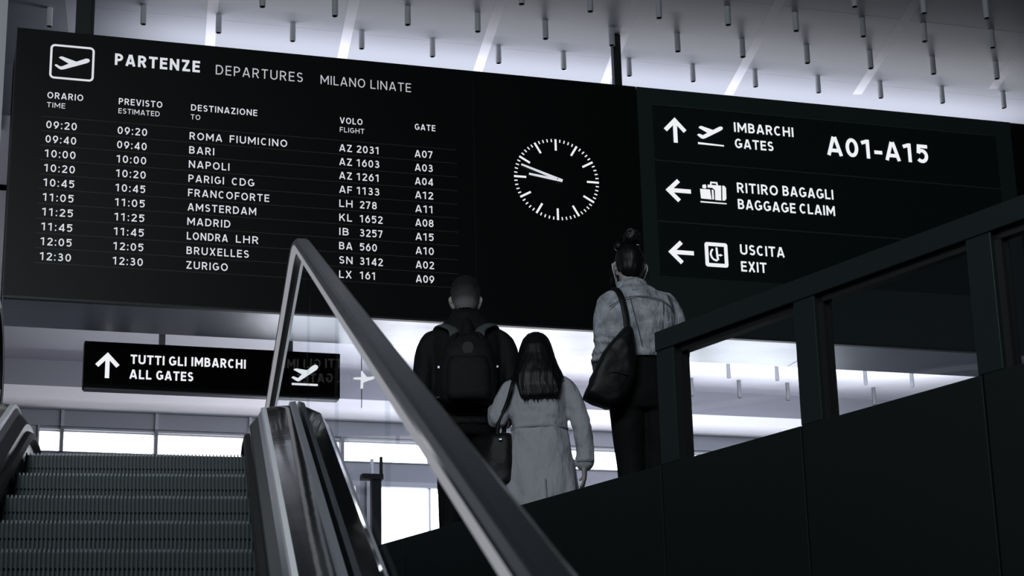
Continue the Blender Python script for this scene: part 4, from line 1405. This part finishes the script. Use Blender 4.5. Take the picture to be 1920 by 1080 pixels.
# ---------------- the woman in the denim jacket
def woman():
    Mx = Matrix.Translation((0.660, 9.60, FLOOR_Z)) @ Matrix.Rotation(radians(8), 4, 'Z')
    t = thing('person', 'woman with a hair bun in a washed denim jacket and black trousers, seen from behind', 'person', Mx)
    mb = MB()
    s = 0.95
    hc = (-0.026, 0.055, 1.555)
    add_head(mb, hc, s)
    mb.tube([(-0.01, 0.0, 1.34), (-0.022, 0.020, 1.42), (-0.036, 0.045, 1.50)], [0.060, 0.050, 0.050], n=16)
    mb.torso([(0.80, 0, 0, 0.150, 0.105), (0.90, 0, 0, 0.155, 0.110), (1.02, 0, 0, 0.125, 0.088), (1.16, 0, 0, 0.145, 0.10), (1.28, 0, 0, 0.155, 0.095), (1.35, 0, 0, 0.11, 0.075), (1.39, 0, 0, 0.06, 0.05)])
    add_legs(mb, 0.85, 0.078, 0.085, 0.050, 0.23, 0.070)
    mb.tube([(-0.13, 0, 1.32), (-0.160, 0, 1.28), (-0.185, 0.0, 1.09), (-0.178, 0.14, 1.00)], [0.044, 0.044, 0.038, 0.028], n=12)
    mb.tube([(0.13, 0, 1.32), (0.165, 0, 1.28), (0.205, 0.0, 1.08), (0.194, 0.10, 0.99)], [0.044, 0.044, 0.038, 0.028], n=12)
    add_hand(mb, (-0.176, 0.160, 0.995), (0.3, 1, 0.1), (0, 0, -1), (1, 0, 0), 0.9, 0.5)
    add_hand(mb, (0.200, 0.115, 0.972), (-0.3, 1, -0.2), (-0.5, 0, -1), (-1, 0, 0.4), 0.9, 0.4)
    link('body', fuse(mb, 0.006, 4), M['skin'], t)
    add_eyes(t, hc, s)
    shoes(t, 0.070, 0, 0.23)
    mb = MB()
    mb.torso([(0.74, 0.0, 0, 0.155, 0.110), (0.82, 0, 0, 0.172, 0.128), (0.90, 0, 0, 0.168, 0.122), (0.98, 0, 0, 0.148, 0.106), (1.06, 0, 0, 0.135, 0.095)])
    for q in (-1, 1):
        mb.tube([(q * 0.078, 0, 0.84), (q * 0.076, 0.0, 0.66), (q * 0.070, 0.010, 0.46), (q * 0.070, -0.01, 0.10)], [0.100, 0.092, 0.076, 0.054], n=18)
    link('trousers', fuse(mb, 0.010, 6, fold_fn(0.003, 9, 5, 73)), M['trousers'], t)
    # jacket
    mb = MB()
    mb.torso([(1.035, 0.012, 0, 0.168, 0.112), (1.06, 0.012, 0, 0.172, 0.116), (1.13, 0.010, 0, 0.176, 0.120), (1.22, 0.006, -0.004, 0.186, 0.124), (1.30, 0.0, -0.004, 0.193, 0.118), (1.345, 0, 0, 0.172, 0.102), (1.385, -0.008, 0.006, 0.115, 0.085), (1.415, -0.018, 0.014, 0.072, 0.072)])
    mb.tube([(-0.115, 0.0, 1.340), (-0.164, 0.0, 1.308), (-0.180, -0.004, 1.20), (-0.186, -0.006, 1.10), (-0.192, 0.045, 1.035), (-0.180, 0.135, 1.005)], [0.058, 0.060, 0.056, 0.056, 0.057, 0.048], n=18)
    mb.tube([(0.115, 0.0, 1.335), (0.168, 0.0, 1.292), (0.194, -0.004, 1.19), (0.208, -0.004, 1.085), (0.205, 0.040, 1.030), (0.195, 0.100, 0.995)], [0.060, 0.064, 0.060, 0.057, 0.055, 0.046], n=18)

    def fold(co):
        f = fold_fn(0.009, 12, 5, 83)(co) + 0.005 * noise.noise(Vector((co.x * 16 - co.z * 9, co.y * 8, co.z * 6)))
        if co.x < -0.14 and co.z < 1.13:
            f += 0.004 * sin(co.z * 150 + co.x * 60 + 4 * noise.noise(co * 9))
        return f
    link('denim_jacket', fuse(mb, 0.009, 4, fold), M['denim'], t)
    # hem band
    mb = MB()
    rings = []
    for z, g in ((1.015, 0.0), (1.015, 0.008), (1.058, 0.010), (1.058, 0.0)):
        rings.append([(0.012 + (0.166 + g) * cos(2 * pi * i / 60) * (1 + 0.008 * sin(17 * 2 * pi * i / 60)), (0.112 + g) * sin(2 * pi * i / 60) * (1 + 0.02 * sin(23 * 2 * pi * i / 60)), z) for i in range(60)])
    rings.append(rings[0])
    link('hem_band', mb.loft(rings, caps=False).mesh('hem_band'), M['denim'], t, shade=True)
    # seams on the back: yoke and two long darts, laid on the cloth
    def back_y(x, z):
        w = 0.176 + (z - 1.06) * 0.09
        d = 0.118 + (z - 1.06) * 0.03
        if z > 1.30:
            d -= (z - 1.30) * 0.35
        return -d * max(0.05, 1 - (abs(x) / (w + 0.02)) ** 2.4) ** (1 / 2.4) - 0.007
    def seam(name, pts):
        mb = MB()
        mb.tube([(x, back_y(x, z), z) for x, z in pts], [(0.0024, 0.0024)] * len(pts), n=8)
        part(name, mb, M['denimseam'], t, shade=True)
    seam('yoke_seam', [(-0.17, 1.275), (-0.11, 1.312), (-0.04, 1.328), (0.04, 1.325), (0.11, 1.305), (0.175, 1.262)])
    seam('back_seam', [(-0.065, 1.322), (-0.050, 1.24), (-0.030, 1.15), (-0.012, 1.06)])
    seam('back_seam', [(0.110, 1.300), (0.108, 1.22), (0.098, 1.14), (0.085, 1.06)])
    # collar
    mb = MB()
    rings = []
    for z, g in ((1.375, 0.105), (1.395, 0.098), (1.43, 0.080), (1.458, 0.074), (1.46, 0.066), (1.40, 0.066)):
        rings.append([(-0.020 + g * 1.06 * cos(2 * pi * i / 36), 0.012 + (z - 1.37) * 0.3 + g * sin(2 * pi * i / 36), z - 0.010 * abs(cos(2 * pi * i / 36))) for i in range(36)])
    link('jacket_collar', mb.loft(rings, caps=False).mesh('jacket_collar'), M['denim'], t, shade=True)
    # hair: smooth cap, bun and a second coil, with a few loose wisps
    mb = MB()
    hx, hy, hz = hc
    mb.ball((hx, hy - 0.012, hz + 0.016), (0.080 * s * 1.03, 0.101 * s * 1.03, 0.103 * s), 30, 20)
    mb.ball((hx, hy - 0.050, hz - 0.030), (0.066 * s, 0.060 * s, 0.070 * s), 24, 14)
    me = fuse(mb, 0.008, 4, lambda co: 0.003 * noise.noise(Vector((co.x * 90, co.y * 60, co.z * 20))))
    bm = bmesh.new()
    bm.from_mesh(me)
    kill = [v for v in bm.verts if (v.co.y > hy + 0.015 and v.co.z < hz + 0.010) or (v.co.y > hy + 0.070 and v.co.z < hz + 0.055)]
    bmesh.ops.delete(bm, geom=kill, context='VERTS')
    bm.to_mesh(me)
    bm.free()
    link('hair', me, M['hairdark'], t, shade=True)
    mb = MB()
    bc = Vector((hx + 0.012, hy - 0.045, hz + 0.138))
    mb.ball(bc, (0.046, 0.045, 0.047), 24, 16)
    for k in range(9):
        a0 = k * 0.7
        pts = [bc + Vector((0.040 * cos(a0 + j * 0.55), 0.038 * sin(a0 + j * 0.55), 0.034 * sin(k * 1.3 + j * 0.9))) for j in range(7)]
        mb.tube(pts, [0.007, 0.010, 0.011, 0.011, 0.011, 0.009, 0.005], n=8)
    link('hair_bun', fuse(mb, 0.006, 3, lambda co: 0.003 * noise.noise(co * 70)), M['hairdark'], t)
    mb = MB()
    mb.ball((hx - 0.056, hy - 0.020, hz + 0.092), (0.026, 0.030, 0.027), 18, 12)
    link('hair_coil', fuse(mb, 0.006, 2, lambda co: 0.004 * noise.noise(co * 70)), M['hairdark'], t)
    mb = MB()
    random.seed(5)
    for k in range(40):
        if k < 26:
            q = -1 if k % 2 else 1
            p0 = Vector((hx + q * 0.074, hy + random.uniform(-0.03, 0.04), hz + random.uniform(-0.05, 0.0)))
            d = Vector((q * random.uniform(0.010, 0.036), random.uniform(-0.02, 0.02), -random.uniform(0.03, 0.085)))
        else:
            an = random.uniform(0, 2 * pi)
            p0 = bc + Vector((0.036 * cos(an), 0.036 * sin(an), random.uniform(-0.02, 0.03)))
            d = Vector((cos(an) * 0.026, sin(an) * 0.02, random.uniform(-0.012, 0.026)))
        mb.tube([p0, p0 + d * 0.5 + Vector((random.uniform(-.008, .008), 0, random.uniform(0, .010))), p0 + d], [0.0010, 0.0009, 0.0005], n=5, round_ends=False)
    part('loose_strands', mb, M['hairdark'], t, shade=True)
    # face mask: pale cloth over the lower face with loops behind the ears
    mb = MB()
    rings = []
    for k in range(9):
        z = hz - 0.112 + 0.095 * k / 8
        rings.append([(hx + 0.072 * s * sin(a), hy + 0.020 + (0.078 - 0.012 * abs(k - 4.5) / 4) * s * cos(a), z) for a in [radians(-80 + 160 * i / 20) for i in range(21)]])
    v = [p for r in rings for p in r]
    f = [(a * 21 + i, a * 21 + i + 1, (a + 1) * 21 + i + 1, (a + 1) * 21 + i) for a in range(8) for i in range(20)]
    mb.add(v, f)
    o = part('face_mask', mb, M['mask'], t, shade=True)
    so = o.modifiers.new('solid', 'SOLIDIFY')
    so.thickness = 0.003
    for q in (-1, 1):
        l = MB()
        l.tube([(hx + q * 0.072 * s, hy + 0.034, hz - 0.022), (hx + q * 0.090, hy + 0.004, hz + 0.004), (hx + q * 0.094, hy - 0.018, hz - 0.030), (hx + q * 0.080, hy - 0.002, hz - 0.072), (hx + q * 0.072 * s, hy + 0.030, hz - 0.100)], [0.0028] * 5, n=8)
        part('ear_loop', l, M['mask'], o, shade=True)
    # slouchy tote on the left shoulder
    b = thing('tote_bag', 'slouchy black leather tote hanging at the left hip of the woman in denim', 'bag', Mx)
    mb = MB()
    prof = [(-0.335, 0.775), (-0.320, 0.815), (-0.270, 0.930), (-0.225, 1.020), (-0.170, 1.085), (-0.105, 1.150), (-0.075, 1.155), (-0.058, 1.06), (-0.055, 0.96), (-0.075, 0.86), (-0.110, 0.790), (-0.165, 0.735), (-0.215, 0.722), (-0.290, 0.748)]
    cx = sum(p[0] for p in prof) / len(prof)
    cz = sum(p[1] for p in prof) / len(prof)
    rings = []
    for k, (dy, sc) in enumerate(((-0.075, 0.55), (-0.065, 0.85), (-0.035, 0.98), (0.0, 1.0), (0.035, 0.98), (0.062, 0.85), (0.07, 0.6))):
        rings.append([(cx + (p[0] - cx) * sc, -0.150 + dy, cz + (p[1] - cz) * sc) for p in prof])
    mb.loft(rings)
    link('bag_body', fuse(mb, 0.008, 6, fold_fn(0.010, 7, 7, 91)), M['leather'], b)
    mb = MB()
    mb.tube([(-0.312, -0.195, 0.795), (-0.255, -0.222, 0.855), (-0.195, -0.232, 0.895), (-0.12, -0.232, 0.88)], [0.004] * 4, n=8)
    part('bag_seam', mb, M['gasket'], b, shade=True)
    mb = MB()
    mb.tube([(-0.090, -0.165, 1.08), (-0.094, -0.152, 1.14), (-0.098, -0.148, 1.22), (-0.112, -0.125, 1.32), (-0.125, -0.060, 1.386), (-0.130, 0.02, 1.395), (-0.140, 0.10, 1.31), (-0.155, 0.12, 1.20), (-0.175, 0.02, 1.08), (-0.185, -0.08, 1.02)],
            [(0.017, 0.005)] * 10, n=10, flat=(0, -1, 0.3))
    part('strap', mb, M['leather'], b, shade=True)
    return t


woman()
